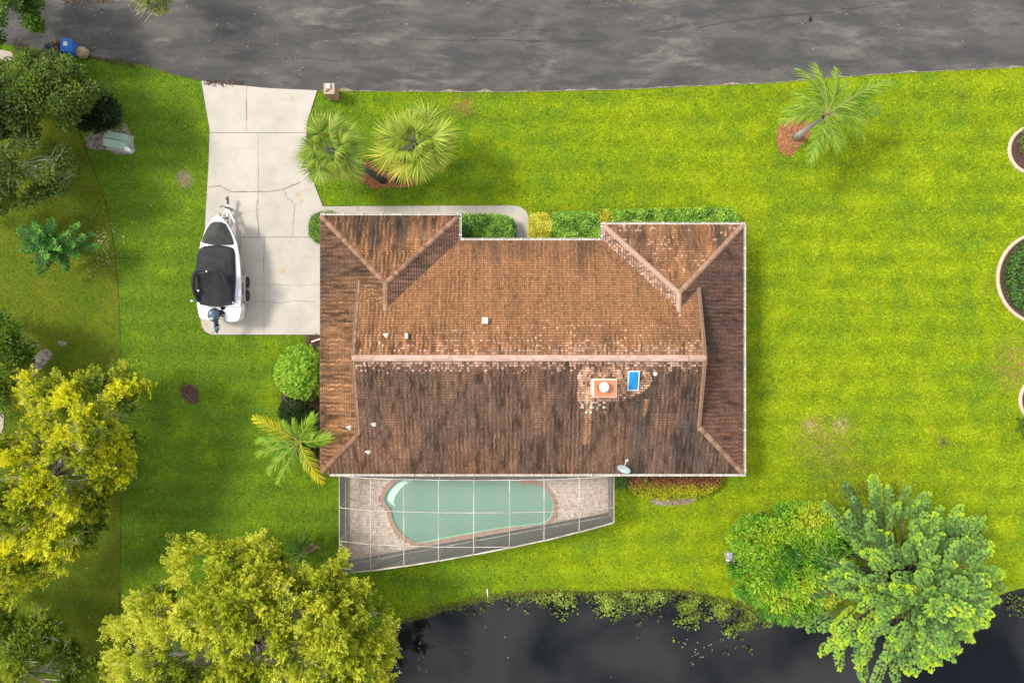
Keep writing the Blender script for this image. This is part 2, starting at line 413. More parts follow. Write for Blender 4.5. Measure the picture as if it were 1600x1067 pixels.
# skirt of crushed limestone showing at the road edge
m, t, o = newmat('limestone_dust'); pos = coords(t); bsdf(t, o, ramp(t, noise_n(t, 5, 5, .7, pos), .3, .7, (.09, .08, .05, 1), (.32, .28, .20, 1)), .95, 0, noise_n(t, 40, 3, .7, pos), .5, .02); M_lime = m
mb = MB(); ep = smoothpoly(road_edge, 14, False)
ep = [p for p in ep if p[0] > -12.2]
def ew(p, s): return s*(.015+.34*max(0, noise.noise(Vector((p[0]*.9, s*3, 0)))-.02)+.06*noise.noise(Vector((p[0]*5, s*7, 0))))
for i in range(len(ep)-1):
    a, b = ep[i], ep[i+1]
    mb.add([(a[0], a[1]-.02, .036), (b[0], b[1]-.02, .036), (b[0], b[1]+abs(ew(b, 1)), .036), (a[0], a[1]+abs(ew(a, 1)), .036)], [(0, 1, 2, 3)])
mb.build('road_verge', M_lime, kind='structure')

# ------------------------------------------------------------------ concrete
m, t, o = newmat('concrete'); pos = coords(t)
c = ramp(t, noise_n(t, .5, 6, .65, pos), .3, .7, (.335, .31, .265, 1), (.44, .405, .35, 1))
c = mix(t, ramp(t, noise_n(t, 1.0, 6, .7, pos, .8, (.35, 1.6, 1)), .60, .78), c, (.33, .28, .225))
c = mix(t, 1.0, c, ramp(t, noise_n(t, 30, 3, .7, pos), .3, .7, (.93, .93, .93, 1), (1.05, 1.05, 1.05, 1)), 'MULTIPLY')
c = mix(t, ramp(t, noise_n(t, .35, 4, .6, pos, .5), .66, .75), c, (.36, .27, .18))
bsdf(t, o, c, .85, 0, noise_n(t, 40, 3, .7, pos), .25, .01, .2); M_conc = m
m, t, o = newmat('joint_dirt'); bsdf(t, o, (.035, .03, .022), .95); M_joint = m
def clip_half(poly, a, b, c):  # keep a*x+b*y<=c
    out = []
    for i in range(len(poly)):
        p, q = poly[i], poly[(i+1) % len(poly)]; dp = a*p[0]+b*p[1]-c; dq = a*q[0]+b*q[1]-c
        if dp <= 0: out.append(p)
        if (dp < 0 < dq) or (dq < 0 < dp):
            s = dp/(dp-dq); out.append((p[0]+s*(q[0]-p[0]), p[1]+s*(q[1]-p[1])))
    return out
def xj(px): return U2(px, 0)[0]
def yj(py): return U2(0, py)[1]
dv = thing('driveway', (*U2(410, 330), 0), 'pale concrete driveway under the boat trailer', 'driveway'); del dv['category']; del dv['label']; dv['kind'] = 'structure'
mb = MB(); mb.prism(offset_poly(drive, .035), -.05, .012); mb.build('driveway_bed', M_joint, dv)
bands = [(120, 208), (208, 371), (371, 530)]; cuts = [386, 404, 413]; g = .012
for (y0, y1), xc in zip(bands, cuts):
    # a joint that follows a slight slant
    sl = 8/128.0 if y0 == 120 else 0
    base = drive
    top, bot = yj(y0), yj(y1)
    base = clip_half(base, 0, 1, top-g) if y0 > 120 else base
    base = clip_half(base, 0, -1, -(bot+g)) if y1 < 530 else base
    for side in (-1, 1):
        q = clip_half(base, side*1.0, 0, side*xj(xc)-.006)
        if side == 1: q = clip_half(base, 1, 0, xj(xc)-.006)
        else: q = clip_half(base, -1, 0, -(xj(xc)+.006))
        if len(q) > 2:
            mb = MB(); mb.prism(q, -.05, .055+.004*random.random()); mb.build('concrete_slab', M_conc, dv, bevel=.008)
m, t, o = newmat('crack'); bsdf(t, o, (.13, .11, .09), .95); M_crack = m
def crack(pts, w, name='crack'):
    pp = [U2(*p) for p in pts]; out = []
    for i in range(len(pp)-1):
        for k in range(6):
            s = k/6; x = pp[i][0]*(1-s)+pp[i+1][0]*s; y = pp[i][1]*(1-s)+pp[i+1][1]*s
            out.append((x+random.uniform(-.03, .03), y+random.uniform(-.03, .03)))
    out.append(pp[-1]); mb = MB()
    for i in range(len(out)-1):
        a, b = Vector(out[i]), Vector(out[i+1]); e = (b-a).normalized(); nn = Vector((-e.y, e.x))*w/2*random.uniform(.5, 1.3)
        mb.add([(*(a+nn), .0635), (*(a-nn), .0635), (*(b-nn), .0635), (*(b+nn), .0635)], [(3, 2, 1, 0)])
    mb.build('crack', M_crack, dv)
crack([(326, 293), (345, 291), (362, 300), (400, 300), (422, 300), (445, 296), (470, 285)], .045)
crack([(404, 301), (402, 325), (403, 345), (407, 368)], .03)
crack([(443, 297), (450, 310), (461, 320), (459, 345), (457, 369)], .03)
crack([(461, 320), (470, 318)], .02)
crack([(400, 446), (430, 444), (458, 447), (498, 444)], .015)
crack([(395, 470), (420, 472), (440, 474), (458, 470), (497, 472)], .02)
crack([(414, 372), (413, 400), (412, 425)], .018)
crack([(405, 262), (404, 298)], .02)
crack([(385, 160), (386, 190)], .03)
for pts, w in (([(1090, 45), (1130, 36), (1200, 27), (1290, 20), (1400, 4)], .035), ([(103, 5), (130, 9), (160, 16), (182, 21)], .05), ([(420, 92), (480, 92), (545, 97)], .03), ([(640, 62), (700, 64), (770, 63), (880, 66), (960, 64)], .03), ([(1180, 0), (1190, 30), (1192, 60)], .02)):
    pp = [U2(*p) for p in pts]; mb = MB(); out = []
    for i in range(len(pp)-1):
        for k_ in range(12):
            f = k_/12; out.append(Vector((pp[i][0]*(1-f)+pp[i+1][0]*f+random.uniform(-.03, .03), pp[i][1]*(1-f)+pp[i+1][1]*f+random.uniform(-.03, .03))))
    for a, b in zip(out, out[1:]):
        e = (b-a).normalized(); nn = Vector((-e.y, e.x))*w/2*random.uniform(.4, 1.4); mb.add([(*(a+nn), .036), (*(a-nn), .036), (*(b-nn), .036), (*(b+nn), .036)], [(3, 2, 1, 0)])
    tag(mb.build('road_crack', M_joint), kind='structure')
# stains on the driveway
m, t, o = newmat('rust_stain'); pos = coords(t); bsdf(t, o, ramp(t, noise_n(t, 8, 4, .6, pos), .3, .7, (.36, .27, .16, 1), (.43, .36, .27, 1)), .9)
for (px, py, rx, ry) in ((441, 423, 6, 5), (375.5, 495.5, 2.8, 3), (321, 508, 5, 3.5), (458, 156, 3, 4)):
    cx, cy = U2(px, py); mb = MB(); ps = []
    for k in range(18):
        a = k*math.pi/9; rr = 1+.25*noise.noise(Vector((math.cos(a)*1.5+px, math.sin(a)*1.5, 0)))
        ps.append((cx+rx/24.8*math.cos(a)*rr, cy+ry/24.8*math.sin(a)*rr, .0632))
    mb.add(ps, [tuple(range(18))]); mb.build('stain', m, dv)
wk = thing('walkway', (*U2(660, 330), 0), '', ''); wk['kind'] = 'structure'
mb = MB()
wparts = []
wcuts = [505.5, 560, 602, 645, 685.5, 744, 900]
left = walk
for i in range(len(wcuts)-1):
    q = clip_half(walk, -1, 0, -(xj(wcuts[i])+.008)); q = clip_half(q, 1, 0, xj(wcuts[i+1])-.008)
    if len(q) > 2:
        mb = MB(); n = len(q)
        if area(q) < 0: q = q[::-1]
        bm = bmesh.new(); vs = [bm.verts.new((x-wk.location.x, y-wk.location.y, 0)) for x, y in q]
        es = [bm.edges.new((vs[k], vs[(k+1) % n])) for k in range(n)]
        bmesh.ops.triangle_fill(bm, use_beauty=True, edges=es)
        for f in bm.faces:
            if f.normal.z < 0: f.normal_flip()
        ext = bmesh.ops.extrude_face_region(bm, geom=bm.faces[:])
        for v in [e for e in ext['geom'] if isinstance(e, bmesh.types.BMVert)]: v.co.z += .06
        me = bpy.data.meshes.new('paving_slab'); bmesh.ops.recalc_face_normals(bm, faces=bm.faces[:]); bm.to_mesh(me); bm.free()
        link('paving_slab', me, M_conc, wk)
fill_sheet('walkway_bed', [offset_poly(walk, .02)], .012, M_joint).parent = None
bpy.data.objects['walkway_bed'].parent = wk; bpy.data.objects['walkway_bed'].location = (-wk.location.x, -wk.location.y, 0)
del bpy.data.objects['walkway_bed']['kind']
for k in ('category', 'label'):
    if k in wk: del wk[k]
for nm, pts in (('neighbour_driveway', [(-120, 70), (0, 78), (18, 82), (25, 92), (20, 103), (0, 109), (-120, 115)]), ('neighbour_path', [(-60, 622), (2, 625), (7, 645), (6, 668), (0, 682), (-60, 685)])):
    mb = MB(); mb.prism([U2(*p) for p in pts], -.05, .05); tag(mb.build(nm, simple(nm+'_concrete', (.36, .30, .24), .9)), kind='structure')

# ------------------------------------------------------------------ house
xW, xE, yS, yN = -11.33, 13.68, -7.82, 5.97
yNW, xNW2, yNE, xNE1 = 7.44, -3.10, 6.9, 5.36
Z0, P = 2.70, .33
yR = (yN+yS)/2; zR = Z0+(yN-yR)*P; XL, XR = -8.91, 10.8
ax, ay = (xW+xNW2)/2, yNW-(xNW2-xW)/2; aym = yN-(xNW2-xW)/2
bx_, by_ = (xNE1+xE)/2, yNE-(xE-xNE1)/2; bym = yN-(xE-xNE1)/2
gl, gr = XL-xW, xE-XR
house = thing('house', (0, 0, 0), 'single storey house with a large brown tiled roof and two front wings', 'house')
def slope_z(k, x, y):
    return {'S': Z0+(y-yS)*P, 'N': Z0+(yN-y)*P, 'W': Z0+(x-xW)*P, 'E': Z0+(xE-x)*P, 'NW_N': Z0+(yNW-y)*P, 'NW_E': Z0+(xNW2-x)*P, 'NE_N': Z0+(yNE-y)*P, 'NE_W': Z0+(x-xNE1)*P}[k]
slopes = {
 'S': [[(xW, yS), (xE, yS), (XR, yS+gr), (XL, yS+gl)], [(XL, yS+gl), (XR, yS+gr), (XR, yR), (XL, yR)]],
 'N': [[(xNW2, yN), (xNE1, yN), (bx_, bym), (ax, aym)], [(ax, aym), (bx_, bym), (bx_, yR), (ax, yR)], [(bx_, bym), (XR, yN-gr), (XR, yR), (bx_, yR)], [(ax, aym), (ax, yR), (XL, yR), (XL, yN-gl)]],
 'W': [[(xW, yS), (XL+.3, yS+gl+.3), (XL+.3, yN-gl-.3), (XL, yN-gl), (xW, yN-gl)], [(xW, yN-gl), (XL, yN-gl), (XL, yNW-gl), (xW, yNW)], [(XL, yN-gl), (ax, aym), (ax, ay), (XL, yNW-gl)]],
 'E': [[(xE, yS), (xE, yN-gr), (XR, yN-gr), (XR-.3, yN-gr-.3), (XR-.3, yS+gr+.3)], [(XR, yN-gr), (xE, yN-gr), (xE, yNE), (XR, yNE-gr)], [(XR, yN-gr), (XR, yNE-gr), (bx_, by_), (bx_, bym)]],
 'NW_N': [[(xW, yNW), (xNW2, yNW), (ax, ay)]], 'NW_E': [[(xNW2, yNW), (ax, ay), (ax, aym), (xNW2, yN)]],
 'NE_N': [[(xNE1, yNE), (xE, yNE), (bx_, by_)]], 'NE_W': [[(xNE1, yNE), (bx_, by_), (bx_, bym), (xNE1, yN)]]}
def sm(a, b, x): t = min(max((x-a)/(b-a), 0), 1); return t*t*(3-2*t)
def nz(x, y, s=1, o=0): return noise.noise(Vector((x*s+o, y*s, o*1.7)))
clean_px = [(903, 621), (903, 578), (925, 573), (1000, 573), (1013, 581), (1022, 596), (1010, 612), (985, 626), (960, 627), (903, 627)]
clean = [U2(px, py, 4.75) for px, py in clean_px]
def L3(a, b, f): return tuple(a[i]*(1-f)+b[i]*f for i in range(3))
def tile_colour(k, x, y, rnd, rnd2):
    orange = (.215, .103, .045); brown = (.105, .055, .030); dark = (.042, .031, .025); pink = (.42, .27, .20)
    big = nz(x, y, .35, 3); md = nz(x, y, 1.1, 8); 
    if k in ('S', 'N', 'NW_N', 'NE_N'): st = nz(x*1.9, y*.30, 1, 12); st2 = nz(x*.8, y*.14, 1, 22)
    else: st = nz(x*.30, y*1.9, 1, 12); st2 = nz(x*.14, y*.8, 1, 22)
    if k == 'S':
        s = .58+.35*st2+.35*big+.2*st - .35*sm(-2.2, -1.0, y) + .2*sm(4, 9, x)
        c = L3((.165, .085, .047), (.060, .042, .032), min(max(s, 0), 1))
        near = sm(-1.9, -1.0, y)
        if rnd2 < .75*near: c = L3(c, pink, .55)
        # run-off streaks below the chimney and the vents
        for (sx_, y0, y1, w) in ((U2(919, 0, 4.6)[0], -6, -3, .22), (U2(1012, 0, 4.6)[0], -4.2, -3.2, .15)):
            if abs(x-sx_) < w and y0 < y < y1: c = L3(c, (.22, .12, .06), .8)
        if bool(inpoly([x], [y], clean)[0]):
            c = L3((.26, .145, .09), (.36, .225, .15), rnd)
            if rnd2 < .12: c = (.11, .06, .04)
        elif y > -4.3 and y < -3.3 and 3.9 < x < 5.4 and rnd2 < .42*sm(-4.4, -3.5, y): c = (.36, .29, .22)
    elif k in ('N', 'NE_N', 'NW_N'):
        s = .20+.45*st*(.6+.8*sm(2, 6, y))+.35*big+.15*md+.30*sm(4.2, 6, y)-.2
        if k == 'NW_N': s += .12+.3*sm(5, 7.4, y)+.15*st
        if k == 'NE_N': s += .12
        s += .35*sm(-7.5, -10, x)*.5
        c = L3(orange, dark, min(max(s, 0), .9))
        p = .015*sm(4, -1, y)+.9*sm(.25, -.8, y)*(.4+.5*sm(-9, 3, x))
        if k == 'NE_N': p = .04+.9*nz(x*.5, y*7, 1, 41)
        if k == 'N' and -4 < x: p += .45*sm(1.8, -.3, y)*max(nz(x*.7, y*7, 1, 44), 0)*2
        if rnd2 < p: c = L3(c, pink, .18+.30*rnd)
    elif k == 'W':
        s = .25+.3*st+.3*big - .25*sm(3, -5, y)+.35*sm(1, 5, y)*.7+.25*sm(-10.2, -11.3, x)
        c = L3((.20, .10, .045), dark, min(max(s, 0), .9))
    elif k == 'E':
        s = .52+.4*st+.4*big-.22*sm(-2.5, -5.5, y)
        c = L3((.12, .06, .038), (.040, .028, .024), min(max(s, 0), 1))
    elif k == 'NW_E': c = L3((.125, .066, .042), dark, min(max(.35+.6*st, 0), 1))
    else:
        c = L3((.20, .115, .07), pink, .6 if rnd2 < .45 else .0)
    sm_ = (nz(x*5.2, y*1.2, 1, 31)+.35*nz(x*1.3, y*.5, 1, 51)) if k in ('S', 'N', 'NW_N', 'NE_N') else (nz(x*1.2, y*5.2, 1, 31)+.35*nz(x*.5, y*1.3, 1, 51))
    amp = {'S': .8, 'N': .25+.75*sm(1.5, -.5, y)*sm(-3, -6, x)+.35*sm(1, -.6, y), 'NW_N': 1.0, 'W': .9, 'E': .55, 'NE_N': .5, 'NW_E': .6, 'NE_W': .4}[k]
    c = L3(c, tuple(v*.42 for v in c), min(max((sm_-.10)*2.4*amp+(.25 if rnd < .12 else 0), 0), 1))
    c = L3(c, tuple(min(v*1.5, .5) for v in c), min(max((-sm_-.12)*2.2*amp, 0), 1))
    f = 1.06+.40*rnd
    return tuple(v*f for v in c)
tile_total = 0
def narrow(k, x, y, alt, c):
    if alt or (k == 'S' and bool(inpoly([x], [y], clean)[0])): return c
    m_ = nz(x, y, .45, 61)*.9+nz(x, y, 1.4, 67)*.6+{'S': .45, 'N': -.05+.5*sm(1.5, -.5, y)+.3*sm(-4, -7, x), 'NW_N': .6, 'W': .5, 'E': .25, 'NE_N': .15, 'NW_E': .2, 'NE_W': .3}[k]
    f = 1-.40*min(max(m_, 0), 1); return tuple(v*f for v in c)
def clip_convex(sub, clip):
    if area(clip) < 0: clip = clip[::-1]
    for i in range(len(clip)):
        x1, y1 = clip[i]; x2, y2 = clip[(i+1) % len(clip)]
        a, b = (y2-y1), -(x2-x1); sub = clip_half(sub, a, b, a*x1+b*y1)
        if len(sub) < 3: return []
    return sub
dirs = {'S': ((1, 0), (0, 1), (xW, yS)), 'N': ((1, 0), (0, -1), (xW, yN)), 'W': ((0, 1), (1, 0), (xW, yS)), 'E': ((0, 1), (-1, 0), (xE, yS)), 'NW_N': ((1, 0), (0, -1), (xW, yNW)), 'NW_E': ((0, 1), (-1, 0), (xNW2, yS)), 'NE_N': ((1, 0), (0, -1), (xNE1, yNE)), 'NE_W': ((0, 1), (1, 0), (xNE1, yS))}
TH = {}
for k, polys in slopes.items():
    du, dv_, (ox, oy) = dirs[k]; mb = MB()
    deck = MB()
    for ip, poly in enumerate(polys):
        q = poly if area(poly) > 0 else poly[::-1]
        deck.add([(x, y, slope_z(k, x, y)-.012) for x, y in q], [tuple(range(len(q)))])
    deck.build('roof_deck', M_deckfelt, house)
    pitch = .142
    for poly in polys:
        if area(poly) < 0: poly = poly[::-1]
        us = [(x-ox)*du[0]+(y-oy)*du[1] for x, y in poly]; vs_ = [(x-ox)*dv_[0]+(y-oy)*dv_[1] for x, y in poly]
        r0, r1 = int(min(vs_)/pitch)-1, int(max(vs_)/pitch)+1
        for r in range(max(r0, 0), r1+1):
            rr = random.Random(hash((k, r)) & 0xffff if False else (sum(map(ord, k))*131+r*7919))
            drift = .022*math.sin(r*.9+1.3*math.sin(r*.31))+.03*noise.noise(Vector((r*.23, len(k)*3.1, 0))); u = -.3+drift; alt = 0
            while u < max(us):
                alt = 1-alt; w = (.145 if alt else .095)+rr.uniform(-.012, .012)*0+.008*math.sin(r*1.7+u*5); a1, a2, a3 = rr.random(), rr.random(), rr.random()
                if u+w > min(us):
                    v0, v1 = r*pitch, (r+1)*pitch+.004
                    g = .008
                    quad = [(ox+du[0]*uu+dv_[0]*vv, oy+du[1]*uu+dv_[1]*vv) for uu, vv in ((u+g, v0+.034-.012*a3), (u+w-g, v0+.034-.012*a3), (u+w-g, v1), (u+g, v1))]
                    if area(quad) < 0: quad = quad[::-1]
                    c = clip_convex(quad, poly)
                    if len(c) >= 3 and abs(area(c)) > .0006:
                        cx = sum(p[0] for p in quad)/4; cy = sum(p[1] for p in quad)/4; n = len(c)
                        top = []
                        for (x, y) in c:
                            vv = (x-ox)*dv_[0]+(y-oy)*dv_[1]; f = (vv-v0)/pitch
                            top.append((x, y, slope_z(k, x, y)+(.034+.016*a3)*(1-f)+.010*f))
                        bot = [(x, y, slope_z(k, x, y)-.004) for x, y in c]
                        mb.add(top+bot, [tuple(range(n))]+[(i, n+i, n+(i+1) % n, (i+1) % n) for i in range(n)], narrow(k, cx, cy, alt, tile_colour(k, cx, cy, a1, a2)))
                        tile_total += 1
                u += w
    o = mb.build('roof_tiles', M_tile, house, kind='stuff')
print('tiles', tile_total)
# ridge, hip and rake caps
def caps(a, b, c1, c2, w=.15, step=.19, lift=.075, name='ridge_cap', drop=.33):
    a = Vector(a); b = Vector(b); d = (b-a); L = d.length; d.normalize(); s = Vector((d.y, -d.x, 0)).normalized(); mb = MB(); n = max(int(L/step), 1)
    for i in range(n):
        p = a+d*(i*L/n); q = a+d*((i+1.12)*L/n); f = random.random(); cc = L3(c1, c2, f)
        j = random.uniform(-.008, .008)
        vs = []
        for pt, h in ((p, lift+.028), (q, lift)):
            for sx_, dz in ((-w, -w*drop-.035), (-w*.5, -w*.2*drop), (0, .012), (w*.5, -w*.2*drop), (w, -w*drop-.035)):
                vs.append(pt+s*(sx_+j)+Vector((0, 0, h+dz)))
        fs = [(k_, k_+1, 6+k_, 5+k_) for k_ in range(4)]+[(4, 3, 2, 1, 0)]
        mb.add(vs, fs, cc)
    return mb.build(name, M_cap, house, kind='stuff')
pk1, pk2 = (.36, .24, .18), (.28, .18, .13); ob1, ob2 = (.22, .12, .07), (.15, .085, .05)
zh = lambda v: Z0+v*P
caps((xW+.1, yS+.1, Z0+.03), (XL, yS+gl, zh(gl)), ob1, ob2)
caps((xE-.1, yS+.1, Z0+.03), (XR, yS+gr, zh(gr)), (.27, .17, .11), ob2)
caps((xW+.05, yNW-.05, Z0), (ax, ay, zh(ax-xW)), (.30, .17, .11), ob2)
caps((xNW2-.05, yNW-.05, Z0), (ax, ay, zh(ax-xW)), (.30, .17, .11), ob2)
caps((ax, ay, zh(ax-xW)), (ax, aym-.1, zh(ax-xW)), pk2, ob1)
caps((xNE1+.05, yNE-.05, Z0), (bx_, by_, zh(bx_-xNE1)), pk1, pk1)
caps((xE-.05, yNE-.05, Z0), (bx_, by_, zh(bx_-xNE1)), pk2, ob1)
caps((bx_, by_, zh(bx_-xNE1)), (bx_, bym-.1, zh(bx_-xNE1)), pk1, pk1)
caps((XL, yR, zR), (XR, yR, zR), (.42, .29, .22), (.34, .22, .16), w=.19)
# rake edges of the two gablets
for X0, sgn in ((XL, -1), (XR, 1)):
    g = gl if sgn < 0 else gr
    for y0 in (yS+g, yN-g):
        mb = MB(); a = Vector((X0+sgn*.02, y0, zh(g)+.02)); b = Vector((X0+sgn*.02, yR, zR+.02)); mb.bar(a, b, .06, .16)
        mb.build('rake_board', M_fascia, house)
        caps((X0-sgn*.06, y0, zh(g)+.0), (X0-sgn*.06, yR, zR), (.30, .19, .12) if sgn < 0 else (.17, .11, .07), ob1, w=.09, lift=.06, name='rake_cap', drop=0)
    mb = MB(); xx = X0-sgn*.26; mb.add([(xx, yS+g, zh(g)), (xx, yN-g, zh(g)), (xx, yR, zR)], [(0, 1, 2) if sgn > 0 else (2, 1, 0)]); mb.build('gablet_wall', M_wall, house)
# shingle-over ridge vent
mb = MB(); xa, xb = U2(585, 561, 5.05)[0], U2(1075, 561, 5.05)[0]
for s_ in (-1, 1):
    n = 60
    for i in range(n):
        x0 = xa+(xb-xa)*i/n; x1 = xa+(xb-xa)*(i+1.02)/n; cc = L3((.44, .31, .25), (.34, .23, .18), random.random())
        mb.add([(x0, yR, zR+.175), (x1, yR, zR+.17), (x1, yR+s_*.155, zR+.135), (x0, yR+s_*.155, zR+.14), (x0, yR+s_*.155, zR+.02), (x1, yR+s_*.155, zR+.02)], [(0, 1, 2, 3) if s_ < 0 else (3, 2, 1, 0), (3, 2, 5, 4) if s_ < 0 else (4, 5, 2, 3)], cc)
mb.build('ridge_vent', M_cap, house, kind='stuff')
# walls, soffit
ins = .55
fp = [(xW+ins, yS+ins), (xE-ins, yS+ins), (xE-ins, yNE-ins), (xNE1+ins, yNE-ins), (xNE1+ins, yN-ins), (xNW2-ins, yN-ins), (xNW2-ins, yNW-ins), (xW+ins, yNW-ins)]
mb = MB(); n = len(fp); mb.add([(x, y, 0) for x, y in fp]+[(x, y, 2.6) for x, y in fp], [(i, (i+1) % n, n+(i+1) % n, n+i) for i in range(n)]); mb.build('wall', M_wall, house)
ev = [(xW, yS), (xE, yS), (xE, yNE), (xNE1, yNE), (xNE1, yN), (xNW2, yN), (xNW2, yNW), (xW, yNW)]
so_ = fill_sheet('soffit', [ev], 2.58, M_white, 'x'); so_.parent = house; del so_['kind']
mbf = MB()
for i in range(8):
    a, b = ev[i], ev[(i+1) % 8]; mbx = MB(); mbx.bar((a[0], a[1], 2.635), (b[0], b[1], 2.635), .03, .11); mbx.build('fascia', M_fascia, house)
def window(cx, cy, w, h, ax_):
    f = MB(); nx, ny = ax_
    rz = math.atan2(ny, nx)+math.pi/2
    f.box((cx+nx*.03, cy+ny*.03, 1.5), (w+.14, .06, h+.14), rz); fo = f.build('window', M_white, house)
    g_ = MB(); g_.box((cx+nx*.05, cy+ny*.05, 1.5), (w, .04, h), rz); g_.build('pane', M_glass, fo)
m, t, o = newmat('window_glass'); bsdf(t, o, (.02, .03, .04), .05, spec=.6); M_glass = m
for cx, cy, w, h, a_ in ((xE-ins, 0, 1.6, 1.2, (1, 0)), (xE-ins, 4.2, 1.4, 1.2, (1, 0)), (xE-ins, -4.5, 1.4, 1.2, (1, 0)), (9.5, yNE-ins, 2.4, 1.3, (0, 1)), (2.5, yN-ins, 1.6, 1.3, (0, 1)), (xW+ins, -4.5, 1.2, 1.1, (-1, 0)), (9.5, yS+ins, 2.0, 1.2, (0, -1))): window(cx, cy, w, h, a_)
mb = MB(); mb.box((.9, yN-ins+.03, 1.05), (1.0, .07, 2.1)); dd = mb.build('door', simple('front_door', (.25, .08, .04), .5), house)
mb = MB(); mb.box((.55, yN-ins+.1, 1.05), (.05, .08, .14)); mb.build('handle', M_steel, dd)
mb = MB()
mb.box((xW+ins-.04, 3.0, 1.12), (.07, 5.0, 2.2)); gd = mb.build('garage_door', M_white, house)
# gutters with hanger ends
M_gutter = simple('gutter_paint', (.50, .48, .42), .6, 0, .2, 1.5)
def gutter(a, b, out):
    a = Vector((*a, Z0-.02)); b = Vector((*b, Z0-.02)); o_ = Vector((*out, 0)); mb = MB(); d = (b-a).normalized(); w = .125
    prof = [(0.0, .045), (.006, -.06), (w*.8, -.06), (w, .045), (w-.012, .045), (w*.75, -.045), (.012, -.045), (.012, .045)]
    vs = [p+o_*u+Vector((0, 0, v)) for p in (a, b) for u, v in prof]; n = len(prof)
    mb.add(vs, [(i, (i+1) % n, n+(i+1) % n, n+i) for i in range(n)]+[tuple(range(n)), tuple(range(n, 2*n))[::-1]])
    g_ = mb.build('gutter', M_gutter, house)
    L = (b-a).length; k = max(int(L/1.15), 1)
    for i in range(k+1):
        p = a+d*(L*(i+.2)/(k+.4)); mb = MB(); mb.box(p+o_*.06+Vector((0, 0, .055)), (.035, .035, .02) if 0 else ((.04 if abs(out[0]) < .5 else .15), (.04 if abs(out[1]) < .5 else .15), .022)); mb.build('hanger', M_white, g_)
gutter((xW, yNW), (xNW2+.12, yNW), (0, 1)); gutter((xNW2, yNW), (xNW2, yN+.13), (1, 0)); gutter((xNW2, yN), (xNE1, yN), (0, 1))
gutter((xNE1, yN+.13), (xNE1, yNE), (-1, 0)); gutter((xNE1-.12, yNE), (xE+.12, yNE), (0, 1)); gutter((xE, yNE), (xE, yS), (1, 0))
gutter((xE+.12, yS), (6.1, yS), (0, -1)); gutter((6.1, yS), (xW+.55, yS), (0, -1))
# downspout at the west corner
mb = MB(); a = U(497, 522, 2.2); mb.tube([(xW+.15, U2(0, 520, 2.5)[1], 2.5), (xW+.0, U2(0, 525, 1)[1], .9), (*U2(488, 534), .12)], .05, 6); mb.build('downspout', M_white, house)
# chimney
zc = 6.0; cx0, cy0 = U2(926, 592, zc); cx1, cy1 = U2(964, 621, zc); ccx, ccy = (cx0+cx1)/2, (cy0+cy1)/2; cw, ch = cx1-cx0, cy0-cy1
M_sal = simple('salmon_stucco', (.42, .17, .085), .8, 0, .12, 5); M_pale = simple('pale_flashing', (.62, .50, .42), .6)
mb = MB(); mb.box((ccx, ccy, 4.95), (cw-.1, ch-.1, 2.0)); chm = mb.build('chimney', M_pale, house)
mb = MB(); mb.box((ccx, ccy, zc-.04), (cw, ch, .10)); mb.build('chimney_crown', M_pale, chm, bevel=.015)
mb = MB(); mb.box((ccx+.02, ccy-.02, zc+.012), (cw-.10, ch-.10, .02)); mb.build('chimney_top', M_sal, chm)
mb = MB(); ps = [(ccx-.30+.16*math.cos(a)*(1+.15*math.sin(3*a)), ccy+.02+.19*math.sin(a), zc+.027) for a in [k*math.pi/9 for k in range(18)]]; mb.add(ps, [tuple(range(18))]); mb.build('rust_mark', simple('rust_mark', (.33, .085, .02), .8), chm)
fx, fy = U2(944.5, 605, 6.5)
mb = MB(); mb.lathe((fx, fy, 0), [(.20, zc), (.20, 6.35), (.15, 6.35)], 20); mb.build('flue_pipe', M_steel, chm, smooth=False)
mb = MB(); mb.lathe((fx, fy, 0), [(.27, 6.38), (.28, 6.42), (.20, 6.50), (.06, 6.54)], 24); mb.build('flue_cap', simple('white_metal', (.72, .72, .72), .35, .1, .05), chm, smooth=True)
# skylight
zs = 4.72; sx0, sy0 = U2(981, 579, zs); sx1, sy1 = U2(999, 611, zs)
def srf(x, y, h): return (x, y, slope_z('S', x, y)+h)
mb = MB(); vs = [srf(x, y, h) for h in (0, .16) for x, y in ((sx0, sy1), (sx1, sy1), (sx1, sy0), (sx0, sy0))]
ii = .07; vi = [srf(x, y, .16) for x, y in ((sx0+ii, sy1+ii), (sx1-ii, sy1+ii), (sx1-ii, sy0-ii), (sx0+ii, sy0-ii))]
mb.add(vs+vi, [(i, (i+1) % 4, 4+(i+1) % 4, 4+i) for i in range(4)]+[(4+i, 4+(i+1) % 4, 8+(i+1) % 4, 8+i) for i in range(4)]); sk = mb.build('skylight', simple('skylight_frame', (.42, .52, .50), .5), house)
m, t, o = newmat('blue_dome'); bsdf(t, o, ramp(t, noise_n(t, 3, 3), .3, .7, (.0, .15, .38, 1), (.005, .22, .50, 1)), .15, spec=.5)
mb = MB(); g_ = 8; vs = []
for j in range(g_+1):
    for i in range(g_+1):
        u, v = i/g_, j/g_; hh = .13+.09*(math.sin(math.pi*u)*math.sin(math.pi*v))**.5 if 0 < i < g_ and 0 < j < g_ else .13
        vs.append(srf(sx0+ii+(sx1-sx0-2*ii)*u, sy1+ii+(sy0-sy1-2*ii)*v, hh))
mb.add(vs, [(j*(g_+1)+i, j*(g_+1)+i+1, (j+1)*(g_+1)+i+1, (j+1)*(g_+1)+i) for j in range(g_) for i in range(g_)]); mb.build('dome', m, sk, smooth=True)
